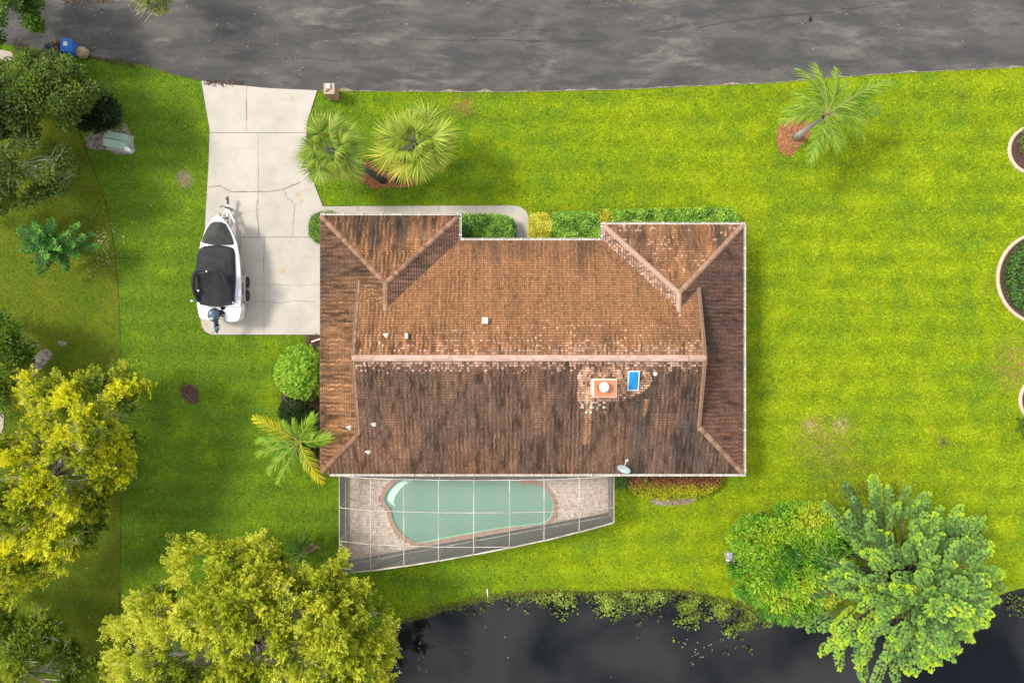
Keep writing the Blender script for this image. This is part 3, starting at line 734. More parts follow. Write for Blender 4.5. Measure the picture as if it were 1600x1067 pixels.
# roof vents
M_vent = simple('vent_metal', (.50, .40, .34), .6)
def roofz(px, py, k):
    z = 4.0
    for _ in range(8): x, y, _z = U(px, py, z); z = slope_z(k, x, y)
    return x, y, z
x, y, z = roofz(758, 501, 'N'); mb = MB(); mb.box((x, y, z+.13), (.30, .33, .26), 0); mb.box((x, y, z+.27), (.36, .38, .04)); mb.build('box_vent', M_vent, house, bevel=.01)
x, y, z = roofz(636, 525, 'N'); mb = MB(); mb.box((x, y, z+.15), (.16, .32, .3), 0); mb.build('box_vent', M_vent, house, bevel=.01)
for px, py, k in ((604, 524, 'N'), (576, 706, 'S'), (585, 663, 'S'), (547, 668, 'W'), (1024, 584, 'S')):
    x, y, z = roofz(px, py, k); mb = MB(); mb.tube([(x, y, z-.05), (x, y, z+.22), (x-.05, y+.04, z+.30), (x-.12, y+.07, z+.28)], .05, 8); mb.lathe((x, y, z), [(.13, -.03), (.12, .05), (.055, .09)], 10); mb.build('vent_pipe', M_white, house, smooth=True)
x, y, z = roofz(1010, 591, 'S'); mb = MB(); mb.box((x, y, z+.07), (.24, .22, .09), .2); mb.build('loose_tile', M_fascia, house)
# satellite dish
x, y, z = roofz(973, 731, 'S'); dish = thing('satellite_dish', (x, y, z), 'small grey oval satellite dish on the south eave of the roof', 'satellite dish')
Mx = Matrix.Rotation(R(-28), 3, 'Z') @ Matrix.Rotation(R(48), 3, 'X')
mb = MB(); n1, n2 = 6, 24; cc = Vector((x, y, z+.42)); vs = [cc + Mx @ Vector((0, 0, -.06))]
for i in range(1, n1+1):
    for k in range(n2):
        a = 2*math.pi*k/n2; r = i/n1; vs.append(cc+Mx @ Vector((.40*r*math.cos(a), .34*r*math.sin(a), -.06+.08*r*r)))
fs = [(0, 1+k, 1+(k+1) % n2) for k in range(n2)]+[(1+(i-1)*n2+k, 1+i*n2+k, 1+i*n2+(k+1) % n2, 1+(i-1)*n2+(k+1) % n2) for i in range(1, n1) for k in range(n2)]
mb.add(vs, fs); M_dish = simple('grey_dish', (.33, .38, .38), .45); do = mb.build('reflector', M_dish, dish, smooth=True); sl_ = do.modifiers.new('thick', 'SOLIDIFY'); sl_.thickness = .02
mb = MB(); tip = Vector(U(979, 719, z+.75)); mb.tube([cc+Mx @ Vector((0, -.30, -.02)), (cc+tip)/2+Vector((0, 0, -.1)), tip], .02, 6); mb.build('arm', M_white, dish)
mb = MB(); mb.tube([tip+Vector((-.05, -.03, 0)), tip+Vector((.09, .03, .02))], .045, 8); mb.build('receiver', M_white, dish)
mb = MB(); mb.tube([(x, y+.1, z), (x, y+.08, z+.3), cc+Mx @ Vector((0, 0, -.08))], .028, 8); mb.box((x, y+.1, z+.04), (.2, .2, .02)); mb.build('mount', M_steel, dish)

# ------------------------------------------------------------------ pool deck and pool
water_px = [(600, 782), (602, 772), (608, 763), (618, 753), (632, 748), (655, 745.5), (700, 744), (770, 744), (795, 747), (808, 752), (820, 756), (838, 756.5), (850, 762), (860, 774), (865, 790), (862, 806), (851, 817), (825, 821), (796, 824), (768, 828), (740, 833), (712, 838), (686, 843), (668, 847), (655, 848), (640, 842), (625, 831), (616, 817), (611, 803), (608, 793)]
pool = smoothpoly([U2(*p) for p in water_px], 3)
if area(pool) < 0: pool = pool[::-1]
cop = offset_poly(pool, .24)
M_paver = colmat('travertine', .85, .15, 6, .3); M_cop = colmat('coping_brick', .8, .12, 8, .3)
pdk = thing('pool_deck', (-2, -10, 0), '', ''); pdk['kind'] = 'structure'
for k in ('category', 'label'): 
    if k in pdk: del pdk[k]
bed = fill_sheet('deck_bed', [[(-10.28, -7.0), (-10.28, -13.82), (6.13, -10.78), (6.13, -7.0)], cop], .02, simple('sand_joint', (.26, .21, .16), .9)); bed.parent = pdk; bed.location = (2, 10, 0); del bed['kind']
mb = MB(); rr = random.Random(4)
deckin = [(-10.2, -7.0), (-10.2, -13.75), (6.07, -10.74), (6.07, -7.0)]
GX, GY = .26, .20; iy = 0; y = -14.0
while y < -7.0:
    h = rr.choice((.12, .14, .17)); x = -10.3-rr.random()*.3
    while x < 6.2:
        w = rr.choice((.12, .15, .2, .24)); q = [(x, y), (x+w-.014, y), (x+w-.014, y+h-.014), (x, y+h-.014)]
        q = clip_convex(q, deckin)
        if len(q) > 2 and abs(area(q)) > .004:
            cx = sum(p[0] for p in q)/len(q); cy = sum(p[1] for p in q)/len(q)
            if not (inpoly([cx], [cy], cop)[0]):
                f = .86+.22*rr.random(); c = L3((.53, .43, .35), (.62, .53, .44), rr.random())
                if rr.random() < .10: c = (.46, .36, .27)
                wst = sm(-7.5, -10, cx)*.35+sm(4, 6, cx)*.25; c = L3(c, (.36, .26, .17), wst)
                mb.prism(q, .0, .05+.004*rr.random(), tuple(v*f for v in c))
        x += w
    y += h
mb.build('pavers', M_paver, pdk, kind='stuff')
mb = MB(); n = len(pool)
cop2 = offset_poly(pool, .24); pin = offset_poly(pool, -.02)
for i in range(n):
    for s_ in (0, 1):
        def P2(A, t): a, b = A[i], A[(i+1) % n]; return (a[0]*(1-t)+b[0]*t, a[1]*(1-t)+b[1]*t)
        t0, t1 = s_/2+.02, (s_+1)/2-.02; q = [P2(pin, t0), P2(pin, t1), P2(cop2, t1), P2(cop2, t0)]; q = q if area(q) > 0 else q[::-1]
        mb.prism(q, 0, .075, L3((.34, .22, .165), (.40, .27, .21), random.random()))
mb.build('coping', M_cop, pdk, kind='stuff')
poolT = thing('swimming_pool', (-2.3, -10, 0), 'freeform swimming pool of pale green water inside the screen enclosure', 'pool')
m, t, o = newmat('pool_plaster'); bsdf(t, o, ramp(t, noise_n(t, .8, 4), .3, .7, (.46, .88, .70, 1), (.54, .92, .75, 1)), .8); M_plas = m
mb = MB(); inn = offset_poly(pool, -.25)
mb.add([(x, y, .03) for x, y in pool]+[(x, y, -.9) for x, y in inn], [((i+1) % n, i, n+i, n+(i+1) % n) for i in range(n)]+[tuple(range(n, 2*n))]); mb.build('shell', M_plas, poolT)
# entry steps at the west end
M_step = simple('white_plaster', (.82, .88, .82), .8)
for lvl, (d, w_) in enumerate(((-.10, 0), (-.34, .35))):
    arc = [U2(612, 789), U2(605, 782), U2(606, 773), U2(612, 764), U2(622, 755), U2(633, 751)]
    inner_ = [(p[0]+(.45+w_)*(1 if True else 0)*(.55+.45*math.sin(math.pi*i/5)), p[1]-.12) for i, p in enumerate(arc)]
    q = arc+inner_[::-1]; q = q if area(q) > 0 else q[::-1]
    mb = MB(); mb.prism(q, -.95, d); mb.build('step', M_step, poolT)
m, t, o = newmat('pool_water'); tr = N(t, 'ShaderNodeBsdfTransparent'); tr.inputs[0].default_value = (.92, .99, .95, 1)
gl_ = N(t, 'ShaderNodeBsdfGlossy'); gl_.inputs['Roughness'].default_value = .06; fr = N(t, 'ShaderNodeFresnel'); fr.inputs[0].default_value = 1.33
bb = N(t, 'ShaderNodeBump'); bb.inputs['Strength'].default_value = .2; bb.inputs['Distance'].default_value = .05; t.links.new(noise_n(t, 2.2, 4, .6, coords(t)), bb.inputs['Height'])
t.links.new(bb.outputs[0], gl_.inputs['Normal'])
df = N(t, 'ShaderNodeBsdfDiffuse'); df.inputs[0].default_value = (.52, .87, .68, 1); mm = N(t, 'ShaderNodeMixShader'); mm.inputs[0].default_value = .35
t.links.new(tr.outputs[0], mm.inputs[1]); t.links.new(df.outputs[0], mm.inputs[2])
ms = N(t, 'ShaderNodeMixShader'); t.links.new(fr.outputs[0], ms.inputs[0]); t.links.new(mm.outputs[0], ms.inputs[1]); t.links.new(gl_.outputs[0], ms.inputs[2]); t.links.new(ms.outputs[0], o.inputs[0])
mb = MB(); q = offset_poly(pool, -.0); mb.add([(x, y, -.06) for x, y in q], [tuple(range(len(q)))]); mb.build('water', m, poolT)

# ------------------------------------------------------------------ screen enclosure
enc = thing('screen_enclosure', (-2, -11, 0), 'barrel roofed screen enclosure with pale aluminium frame over the swimming pool', 'enclosure')
m, t, o = newmat('insect_screen'); lw = N(t, 'ShaderNodeNewGeometry'); dp = N(t, 'ShaderNodeVectorMath', operation='DOT_PRODUCT')
t.links.new(lw.outputs['Incoming'], dp.inputs[0]); t.links.new(lw.outputs['True Normal'], dp.inputs[1]); ab = math_n(t, 'ABSOLUTE', dp.outputs['Value'])
# woven mesh: the open share shrinks as the view grazes the weave
open_ = math_n(t, 'SUBTRACT', 1.25, math_n(t, 'DIVIDE', .325, math_n(t, 'MAXIMUM', ab, .06)), True)
tr = N(t, 'ShaderNodeBsdfTransparent'); df = N(t, 'ShaderNodeBsdfDiffuse'); t.links.new(ramp(t, noise_n(t, 2, 4, .6, coords(t)), .3, .7, (.17, .17, .155, 1), (.23, .225, .205, 1)), df.inputs[0])
ms = N(t, 'ShaderNodeMixShader'); t.links.new(open_, ms.inputs[0]); t.links.new(df.outputs[0], ms.inputs[1]); t.links.new(tr.outputs[0], ms.inputs[2]); t.links.new(ms.outputs[0], o.inputs[0]); M_scr = m
bx = [(530, 2.45), (579, 3.1), (631, 3.4), (685, 3.6), (740, 3.65), (796, 3.6), (850, 3.45), (905, 3.05), (958, 2.45)]
BX = [((px-800)*(CAMH-z)/F, z) for px, z in bx]; BX[0] = (-10.25, 2.45); BX[-1] = (6.05, 2.45)
yTop = yS-.17
def ysouth(x): return -13.75+(x+10.25)*(3.0/16.3)
def zat(x):
    for (x0, z0), (x1, z1) in zip(BX, BX[1:]):
        if x0-1e-6 <= x <= x1+1e-6: return z0+(z1-z0)*(x-x0)/(x1-x0)
    return 2.45
def fbar(a, b, nm, w=.036, h=.06): mb = MB(); mb.bar(a, b, w, h); return mb.build(nm, M_frame, enc)
def panel(vs, nm='screen_panel'):
    mb = MB(); mb.add(vs, [tuple(range(len(vs)))]); mb.build(nm, M_scr, enc)
for i, (x, z) in enumerate(BX):
    fbar((x, yTop, z), (x, ysouth(x), z), 'roof_beam'); fbar((x, ysouth(x), .05), (x, ysouth(x), z-.045), 'post', .05, .05)
    if 0 < i < 8: fbar((x, yTop, 2.62), (x, yTop, z-.045), 'post', .05, .05)
yrow = [U2(0, 793, 2.45)[1], U2(0, 845, 2.45)[1]]
for (x0, z0), (x1, z1) in zip(BX, BX[1:]):
    e = .03
    fbar((x0+e, yTop, z0), (x1-e, yTop, z1), 'header_beam'); fbar((x0+e, ysouth(x0), z0), (x1-e, ysouth(x1), z1), 'eave_beam', .07, .07)
    fbar((x0+e, ysouth(x0), .09), (x1-e, ysouth(x1), .09), 'sill_rail', .05, .05); fbar((x0+e, ysouth(x0+e), .95), (x1-e, ysouth(x1-e), .95), 'chair_rail', .05, .04)
    for yy in yrow:
        if ysouth(x0) < yy-.05 and ysouth(x1) < yy+.25: fbar((x0+e, yy, z0), (x1-e, max(yy, ysouth(x1)), z1), 'purlin', .03, .05)
    rows = [yTop]+[q for q in yrow if ysouth(x0) < q and ysouth(x1) < q]
    for j, ya in enumerate(rows):
        if j+1 < len(rows): panel([(x0+e, rows[j+1]+e, z0), (x1-e, rows[j+1]+e, z1), (x1-e, ya-e, z1), (x0+e, ya-e, z0)])
        else: panel([(x0+e, ysouth(x0)+e, z0), (x1-e, ysouth(x1)+e, z1), (x1-e, ya-e, z1), (x0+e, ya-e, z0)])
    panel([(x0+e, ysouth(x0), .12), (x1-e, ysouth(x1), .12), (x1-e, ysouth(x1), z1-.04), (x0+e, ysouth(x0), z0-.04)])
    panel([(x0+e, yTop, 2.62), (x1-e, yTop, 2.62), (x1-e, yTop, z1-.04), (x0+e, yTop, z0-.04)] if min(z0, z1) > 2.7 else [(x0+e, yTop, 2.5), (x1-e, yTop, 2.5), (x1-e, yTop, z1), (x0+e, yTop, z0)])
for x in (BX[0][0], BX[-1][0]):
    ys_ = [yTop]+[q for q in yrow if q > ysouth(x)]+[ysouth(x)]
    for a, b in zip(ys_, ys_[1:]):
        panel([(x, a-.03, .12), (x, b+.03, .12), (x, b+.03, 2.42), (x, a-.03, 2.42)])
    for q in ys_[1:-1]: fbar((x, q, .05), (x, q, 2.4), 'post', .05, .05)
    fbar((x, yTop, .95), (x, ysouth(x)+.04, .95), 'chair_rail', .05, .04); fbar((x, yTop, .09), (x, ysouth(x)+.04, .09), 'sill_rail', .05, .05)
# knee braces at the south wall
for i, (x, z) in enumerate(BX[1:-1]): fbar((x, ysouth(x)+.03, z-.55), (x, ysouth(x)+.4, z-.06), 'knee_brace', .022, .022)

# ------------------------------------------------------------------ boat and trailer
BXc = -17.68
boat = thing('motorboat', (BXc, 4.3, .6), 'white motorboat with black covers and a grey outboard motor parked on its trailer', 'boat')
def by(py, z=1.85): return (533.5-py)*(CAMH-z)/F
st = [(336.5, .03), (341, .27), (347, .47), (360, .78), (380, 1.08), (400, 1.21), (430, 1.31), (460, 1.33), (479, 1.29)]
mb = MB(); rows = []
for py, hb in st:
    y = by(py); f = max(0, min(1, (y-by(400))/(by(336.5)-by(400)))); g = 1.85+.16*f*f
    kz = .72+.85*f**2.2; cz = 1.12+.45*f**1.6; rows.append([(BXc-hb, y, g), (BXc-hb*1.02, y, g-.10), (BXc-hb*.97, y, g-.16), (BXc-hb*(.86-.2*f), y, cz), (BXc, y-.0, kz), (BXc+hb*(.86-.2*f), y, cz), (BXc+hb*.97, y, g-.16), (BXc+hb*1.02, y, g-.10), (BXc+hb, y, g)])
vs = [p for r in rows for p in r]; k = 9
fs = [(i*k+j, i*k+j+1, (i+1)*k+j+1, (i+1)*k+j) for i in range(len(rows)-1) for j in range(k-1)]+[tuple((len(rows)-1)*k+j for j in range(k))]
mb.add(vs, fs); hull = mb.build('hull', M_gel, boat, smooth=False)
mb = MB(); vs = []
for r in rows:
    a, b = Vector(r[0]), Vector(r[8]); vs += [a, (a*3+b)/4+Vector((0, 0, .05)), (a+b)/2+Vector((0, 0, .07)), (a+b*3)/4+Vector((0, 0, .05)), b]
mb.add(vs, [(i*5+j, (i+1)*5+j, (i+1)*5+j+1, i*5+j+1) for i in range(len(rows)-1) for j in range(4)]); mb.build('deck', M_gel, boat, smooth=True)
mb = MB(); mb.tube([r[1] for r in rows][::-1]+[r[7] for r in rows], .028, 6); mb.build('rub_rail', simple('grey_rub_rail', (.18, .19, .20), .5), boat)
for pts in ([(309, 470), (330, 474), (352, 476), (352, 484), (346, 485), (338, 489), (336, 499), (323, 499.5), (314, 497.5), (310.5, 492)], [(345, 476), (375.5, 474), (375.5, 490), (374, 497), (370, 501.5), (361, 503), (353.5, 501.5), (351.5, 496), (351, 488), (346, 485)]):
    q = smoothpoly([U2(a, b, 1.7) for a, b in pts], 2); mb = MB(); mb.prism(q, 1.05, 1.70); mb.build('stern_platform', M_gel, boat, bevel=.03)
M_cover = simple('black_canvas', (.022, .022, .024), .75, 0, .35, 3, .3, .3); M_cover2 = simple('olive_canvas', (.040, .040, .036), .7, 0, .25, 3, .35, .3)
def dome(outline, zb, h, peak, name, mat, pw=1.0, zs=None):
    q = smoothpoly([U2(a, b, zb) for a, b in outline], 3); c = U2(*peak, zb); n = len(q); rings = 9; vs = []
    for j in range(rings+1):
        t = j/rings
        for i, (x, y) in enumerate(q):
            xx = c[0]*t+x*(1-t); yy = c[1]*t+y*(1-t)
            vs.append((xx, yy, zb+.03+h*(1-(1-t)**2)**pw+(.012*math.sin(i*.9+j*1.3) if 0 < j < rings else 0)))
    for i, (x, y) in enumerate(q): vs.append((x, y, zb-.12))
    fs = [(j*n+i, j*n+(i+1) % n, (j+1)*n+(i+1) % n, (j+1)*n+i) for j in range(rings) for i in range(n)]+[tuple(rings*n+i for i in range(n))]+[((rings+1)*n+i, (rings+1)*n+(i+1) % n, (i+1) % n, i) for i in range(n)]
    mb = MB(); mb.add(vs, fs); return mb.build(name, mat, boat, smooth=True)
dome([(335, 343.5), (347, 343.5), (354, 351), (361, 367), (364.5, 380), (361, 382.5), (346, 383), (331, 382.5), (317, 379.5), (315.5, 376), (322, 360), (329, 349)], 1.93, .36, (342.5, 363), 'bow_cover', M_cover2, 1.6)
dome([(316, 386), (331, 383.5), (346, 383.5), (361, 386.5), (366, 393), (367.5, 415), (368, 440), (366.5, 460), (364, 474), (345, 477), (318, 475), (309, 466), (306.5, 440), (307, 415), (310, 395)], 1.92, .22, (338, 410), 'cockpit_cover', M_cover, .5)
mb = MB(); arch = [U(364, 470, 2.0), U(360, 456, 2.5), U(352, 438, 3.0), U(346, 427, 3.2), U(335, 422.5, 3.3), U(320, 421, 3.3), U(308, 423, 3.2), U(303, 431, 3.1), U(302, 445, 2.8), U(305, 459, 2.4), U(311, 470, 2.0)]
arch = smoothpoly(arch, 3, False)
mb.tube(arch, .12, 8); mb.build('folded_canopy', M_cover, boat, smooth=True)
mb = MB(); nr, nc = 8, 12; vs = []
for j in range(nr+1):
    t = j/nr
    for i in range(nc+1):
        u = i/nc; A = Vector(U(308+40*u, 426+6*abs(u-.5), 3.0+.1*math.sin(math.pi*u))); B = Vector(U(312+51*u, 476+3.0*math.sin(math.pi*u), 1.98))
        p = A.lerp(B, t)+Vector((.10*math.sin(math.pi*t)*(u-.5)*2, 0, -.14*math.sin(math.pi*t)+.02*math.sin(u*9+t*4))); vs.append(p)
mb.add(vs, [(j*(nc+1)+i, (j+1)*(nc+1)+i, (j+1)*(nc+1)+i+1, j*(nc+1)+i+1) for j in range(nr) for i in range(nc)]); mb.build('stern_cover', M_cover, boat, smooth=True)
mb = MB(); mb.tube([U(321.5, 423.5, 3.42), U(323.5, 424.5, 3.42)], .04, 6); mb.tube([U(309, 453, 2.6), U(310.5, 455, 2.55)], .06, 6); mb.build('fitting', M_white, boat)
# outboard
M_cowl = simple('slate_cowling', (.085, .13, .17), .3, .3, .15, 3, .5, .03); M_cowl2 = simple('dark_slate', (.03, .05, .07), .4)
cc = Vector(U(333.5, 491.5, 2.1)); mm_ = Matrix.Rotation(R(-12), 3, 'Z') @ Matrix.Rotation(R(20), 3, 'X')
mb = MB(); prof = [(.26, -.32), (.31, -.2), (.335, 0), (.32, .16), (.25, .28), (.13, .345), (.02, .36)]
vs = []; nn_ = 20
for r, z in prof:
    for q in range(nn_):
        a = 2*math.pi*q/nn_; v = mm_ @ Vector((r*math.cos(a)*.92, r*math.sin(a)*1.22, z)); vs.append(v+cc)
mb.add(vs, [(i*nn_+q, i*nn_+(q+1) % nn_, (i+1)*nn_+(q+1) % nn_, (i+1)*nn_+q) for i in range(len(prof)-1) for q in range(nn_)]+[tuple((len(prof)-1)*nn_+q for q in range(nn_)), tuple(range(nn_))[::-1]])
motor = mb.build('outboard_motor', M_cowl, boat, smooth=True)
mb = MB()
for k_ in range(2): p_ = cc+mm_ @ Vector((.02, -.10-.10*k_, .355-.03*k_)); mb.box(p_, (.26, .035, .02), 0, Matrix.Rotation(R(18), 3, 'Z') @ mm_)
mb.build('decal', M_white, motor)
mb = MB(); mb.box(cc+mm_ @ Vector((.0, .18, .30)), (.22, .07, .03), 0, Matrix.Rotation(R(20), 3, 'Z') @ mm_); mb.build('air_intake', M_dark, motor)
mb = MB(); mb.tube([cc+Vector((.02, -.25, -.2)), U(337.5, 503, 1.75), U(338.5, 509, 1.6)], [.19, .14, .12], 10); mb.build('midsection', M_cowl2, motor, smooth=True)
mb = MB(); mb.box(U(338.5, 510, 1.62), (.42, .16, .05), R(15)); mb.tube([U(337, 509, 1.6), U(339, 514, 1.5), U(338.5, 519, 1.4)], [.10, .16, .07], 10); mb.build('gearcase', M_cowl, motor, smooth=False)
mb = MB(); pc = Vector(U(336.5, 518.5, 1.4))
for k_ in range(3):
    a = k_*2.09+.4; mb.add([pc, pc+Vector((.19*math.cos(a-.35), -.02, .19*math.sin(a-.35))), pc+Vector((.22*math.cos(a), -.09, .22*math.sin(a))), pc+Vector((.19*math.cos(a+.35), -.10, .19*math.sin(a+.35)))], [(0, 1, 2, 3)])
mb.build('propeller', M_steel, motor)
mb = MB(); mb.box(U(346.5, 488, 1.55), (.35, .25, .3)); mb.tube([U(343, 492, 1.7), U(349, 494.5, 1.6)], .05, 6); mb.build('motor_bracket', M_dark, boat)
# trailer
tr_ = thing('boat_trailer', (BXc, 4.3, .05), 'steel double axle boat trailer with white fenders under the motorboat', 'trailer')
mb = MB(); zf = .58
for s_ in (-1, 1):
    mb.bar((BXc+s_*.78, 1.9, zf), (BXc+s_*.78, 6.6, zf), .08, .12); mb.bar((BXc+s_*.78, 6.6, zf), (BXc+s_*.04, 8.3, zf), .08, .12)
for y in (2.0, 2.85, 3.7, 5.0, 6.5): mb.bar((BXc-.78, y, zf-.07), (BXc+.78, y, zf-.07), .07, .05)
mb.bar((BXc, 6.4, zf-.01), (BXc, 8.75, zf-.01), .1, .1); mb.build('frame', M_steel, tr_)
for s_ in (-1, 1): mb = MB(); mb.bar((BXc+s_*.55, 2.0, .80), (BXc+s_*.55, 6.0, .95), .12, .08); mb.build('bunk', M_dark, tr_)
for s_ in (-1, 1):
    mb = MB(); fx_ = BXc+s_*1.06; yy = [2.40, 2.52, 2.72, 3.27, 3.83, 4.03, 4.15]; zz = [.45, .68, .78, .79, .78, .68, .45]
    vs = [(fx_-.12, y, z) for y, z in zip(yy, zz)]+[(fx_+.12, y, z) for y, z in zip(yy, zz)]+[(fx_+.12, y, z-.05) for y, z in zip(yy, zz)]
    mb.add(vs, [(i, i+1, 8+i, 7+i) for i in range(6)]+[(7+i, 8+i, 15+i, 14+i) for i in range(6)]); f_ = mb.build('fender', simple('fender_paint', (.50, .46, .41), .4), tr_)
    mb = MB(); mb.box((fx_-s_*.04, 3.27, .797), (.10, .75, .012)); mb.build('step_pad', M_dark, f_)
    for yw in (2.85, 3.70):
        wx = BXc+s_*1.10; Mr = Matrix.Rotation(R(90), 3, 'Y')
        mb = MB(); mb.lathe((wx, yw, .40), [(.20, -.10), (.33, -.10), (.345, -.05), (.345, .05), (.33, .10), (.20, .10)], 24, None, Mr); w_ = mb.build('wheel', M_dark, tr_)
        mb = MB(); mb.lathe((wx, yw, .40), [(.19, -.09), (.20, .07), (.10, .09), (.06, .12), (.02, .12)], 16, None, Mr if s_ > 0 else Matrix.Rotation(R(-90), 3, 'Y')); mb.build('rim', simple('dull_rim', (.09, .08, .075), .5), w_)
for xx, yy, tz in ((BXc+1.0, 2.33, 2.2), (BXc-1.42, 2.42, 2.25)):
    mb = MB(); mb.bar((BXc+(.7 if xx > BXc else -.7), yy, .55), (xx, yy, .55), .05, .05); mb.tube([(xx, yy, .5), (xx, yy, tz)], .035, 8); g_ = mb.build('guide_post', M_steel, tr_)
    mb = MB(); zc_ = .52 if xx > BXc else tz; mb.tube([(xx, yy, zc_-.02), (xx, yy, zc_+.08)], .06, 8); mb.build('cap', M_white, g_)
mb = MB(); mb.box((BXc+.75, 1.85, .75), (.30, .12, .2)); mb.build('tail_light', M_dark, tr_)
mb = MB(); mb.tube([(BXc+.02, 8.25, .1), (BXc+.02, 8.25, .95)], .05, 8); mb.bar((BXc-.35, 8.42, .62), (BXc+.35, 8.22, .62), .06, .05); mb.tube([(BXc-.35, 8.42, .62), (BXc-.42, 8.3, .66)], .03, 6); j_ = mb.build('tongue_jack', M_rust, tr_)
mb = MB(); mb.bar((BXc+.02, 8.5, .60), (BXc+.02, 9.0, .60), .11, .09); mb.box((BXc+.02, 8.83, .66), (.18, .12, .1)); mb.box((BXc+.08, 8.62, .66), (.16, .05, .08)); mb.build('coupler', M_rust, tr_)
mb = MB(); mb.bar((BXc, 7.7, .6), (BXc, 7.35, 1.45), .08, .08); mb.box((BXc, 7.42, 1.3), (.22, .18, .16)); mb.build('winch_post', M_steel, tr_)
for k_ in range(3): mb = MB(); mb.tube([(BXc-.35+.18*k_, 7.9-.05*k_, .85), (BXc-.1+.1*k_, 7.3, .75), (BXc+.05+.05*k_, 6.9, .70)], .025, 6); mb.build('strap', M_rust, tr_)
mb = MB(); mb.tube([(BXc+.08, 8.2, .62), (BXc+.3, 7.4, .6), (BXc+.62, 6.6, .62)], .012, 5); mb.build('cable', M_dark, tr_)

# ------------------------------------------------------------------ street side things
mx_, my_ = U2(523, 151); mail = thing('mailbox_pillar', (mx_, my_, 0), 'brick mailbox pillar on the grass by the driveway mouth', 'mailbox')
M_brick = colmat('brick', .85, .2, 10, .4)
mb = MB(); mb.box((mx_, my_, .62), (.50, .50, 1.24)); mb.build('core', simple('mortar', (.30, .24, .18), .9), mail)
mb = MB(); rr = random.Random(3)
for r in range(14):
    z = .05+r*.087
    for sd_ in range(4):
        for q in range(2):
            a = sd_*math.pi/2; off_ = (-.13+.26*q)+(.06 if r % 2 else -.06); dx, dy = math.cos(a), math.sin(a)
            mb.box((mx_+dx*.262-dy*off_, my_+dy*.262+dx*off_, z), (.03, .235, .072), a, None, L3((.30, .17, .10), (.46, .33, .22), rr.random()))
mb.build('bricks', M_brick, mail, kind='stuff')
mb = MB(); mb.box((mx_, my_, 1.29), (.66, .66, .09)); mb.build('cap_slab', simple('cap_stone', (.36, .28, .20), .8), mail, bevel=.015)
mb = MB(); mb.box((mx_-.02, my_+.12, 1.40), (.24, .34, .14)); mb.build('letter_box', simple('pale_grey_metal', (.42, .42, .45), .4), mail, bevel=.04)
mb = MB(); mb.box((mx_-.12, my_-.14, 1.36), (.2, .08, .05), .4); mb.build('number_plate', M_fascia, mail)
# recycling bin
bxp, byp = U2(113, 77, .5); bn = thing('recycling_bin', (bxp, byp, 0), 'blue wheeled recycling bin with a white sticker on its lid', 'bin')
M_blue = simple('blue_plastic', (.03, .15, .50), .45, 0, .1, 5)
def taper(c, s0, s1, h, z0, rz):
    vs = []; M3 = Matrix.Rotation(rz, 3, 'Z')
    for z, (a, b) in ((z0, s0), (z0+h, s1)):
        for i, j in ((-1, -1), (1, -1), (1, 1), (-1, 1)): v = M3 @ Vector((i*a/2, j*b/2, 0)); vs.append((c[0]+v.x, c[1]+v.y, z))
    return vs, [(3, 2, 1, 0), (4, 5, 6, 7), (0, 1, 5, 4), (1, 2, 6, 5), (2, 3, 7, 6), (3, 0, 4, 7)]
mb = MB(); mb.add(*taper((bxp, byp), (.5, .55), (.62, .74), .98, .04, R(-5))); mb.build('body', M_blue, bn, bevel=.03)
mb = MB(); mb.box((bxp, byp, 1.06), (.68, .80, .07), R(-5)); mb.box((bxp, byp+.02, 1.10), (.5, .56, .03), R(-5)); ld = mb.build('lid', M_blue, bn, bevel=.02)
mb = MB(); mb.box((bxp-.03, byp+.06, 1.119), (.25, .25, .008), R(-5)); mb.build('sticker', M_white, ld)
mb = MB(); mb.tube([(bxp-.25, byp-.44, .98), (bxp+.25, byp-.46, .98)], .02, 6); mb.build('handle', M_blue, bn)
for s_ in (-1, 1): mb = MB(); mb.lathe((bxp+s_*.27, byp-.3, .12), [(.12, -.03), (.12, .03)], 14, None, Matrix.Rotation(R(90), 3, 'Y')); mb.build('wheel', M_dark, bn)
cx, cy = U2(127, 82, .3); bg = thing('kraft_sack', (cx, cy, 0), 'crumpled tan paper yard sack leaning beside the blue bin', 'sack')
mb = MB(); vs = []; nn_ = 12
for j, (r, z) in enumerate([(.28, .02), (.34, .2), (.33, .45), (.27, .62), (.12, .70)]):
    for q in range(nn_):
        a = 2*math.pi*q/nn_; rr_ = r*(1+.16*noise.noise(Vector((math.cos(a)*2, math.sin(a)*2, j*.8)))); vs.append((cx+rr_*math.cos(a)*1.15+z*.25, cy+rr_*math.sin(a)*1.05-z*.1, z))
mb.add(vs, [(i*nn_+q, i*nn_+(q+1) % nn_, (i+1)*nn_+(q+1) % nn_, (i+1)*nn_+q) for i in range(4) for q in range(nn_)]+[tuple(4*nn_+q for q in range(nn_))]); mb.build('sack_body', simple('kraft_paper', (.36, .26, .15), .85, 0, .2, 4, .2, .8), bg)
mb = MB(); mb.box((cx+.12, cy+.0, .73), (.16, .07, .04), .5); mb.build('folded_top', simple('kraft_fold', (.45, .34, .2), .85), bg)
cx, cy = U2(72, 74, .5); tb = thing('rubbish_bag', (cx, cy, 0), 'dark navy tied rubbish bag at the road edge under the trees', 'bag')
mb = MB(); vs = []
for j, (r, z) in enumerate([(.24, .02), (.34, .18), (.33, .4), (.22, .55), (.06, .62), (.09, .70)]):
    for q in range(nn_):
        a = 2*math.pi*q/nn_; rr_ = r*(1+.2*noise.noise(Vector((math.cos(a)*2+5, math.sin(a)*2, j*.8)))); vs.append((cx+rr_*math.cos(a), cy+rr_*math.sin(a), z))
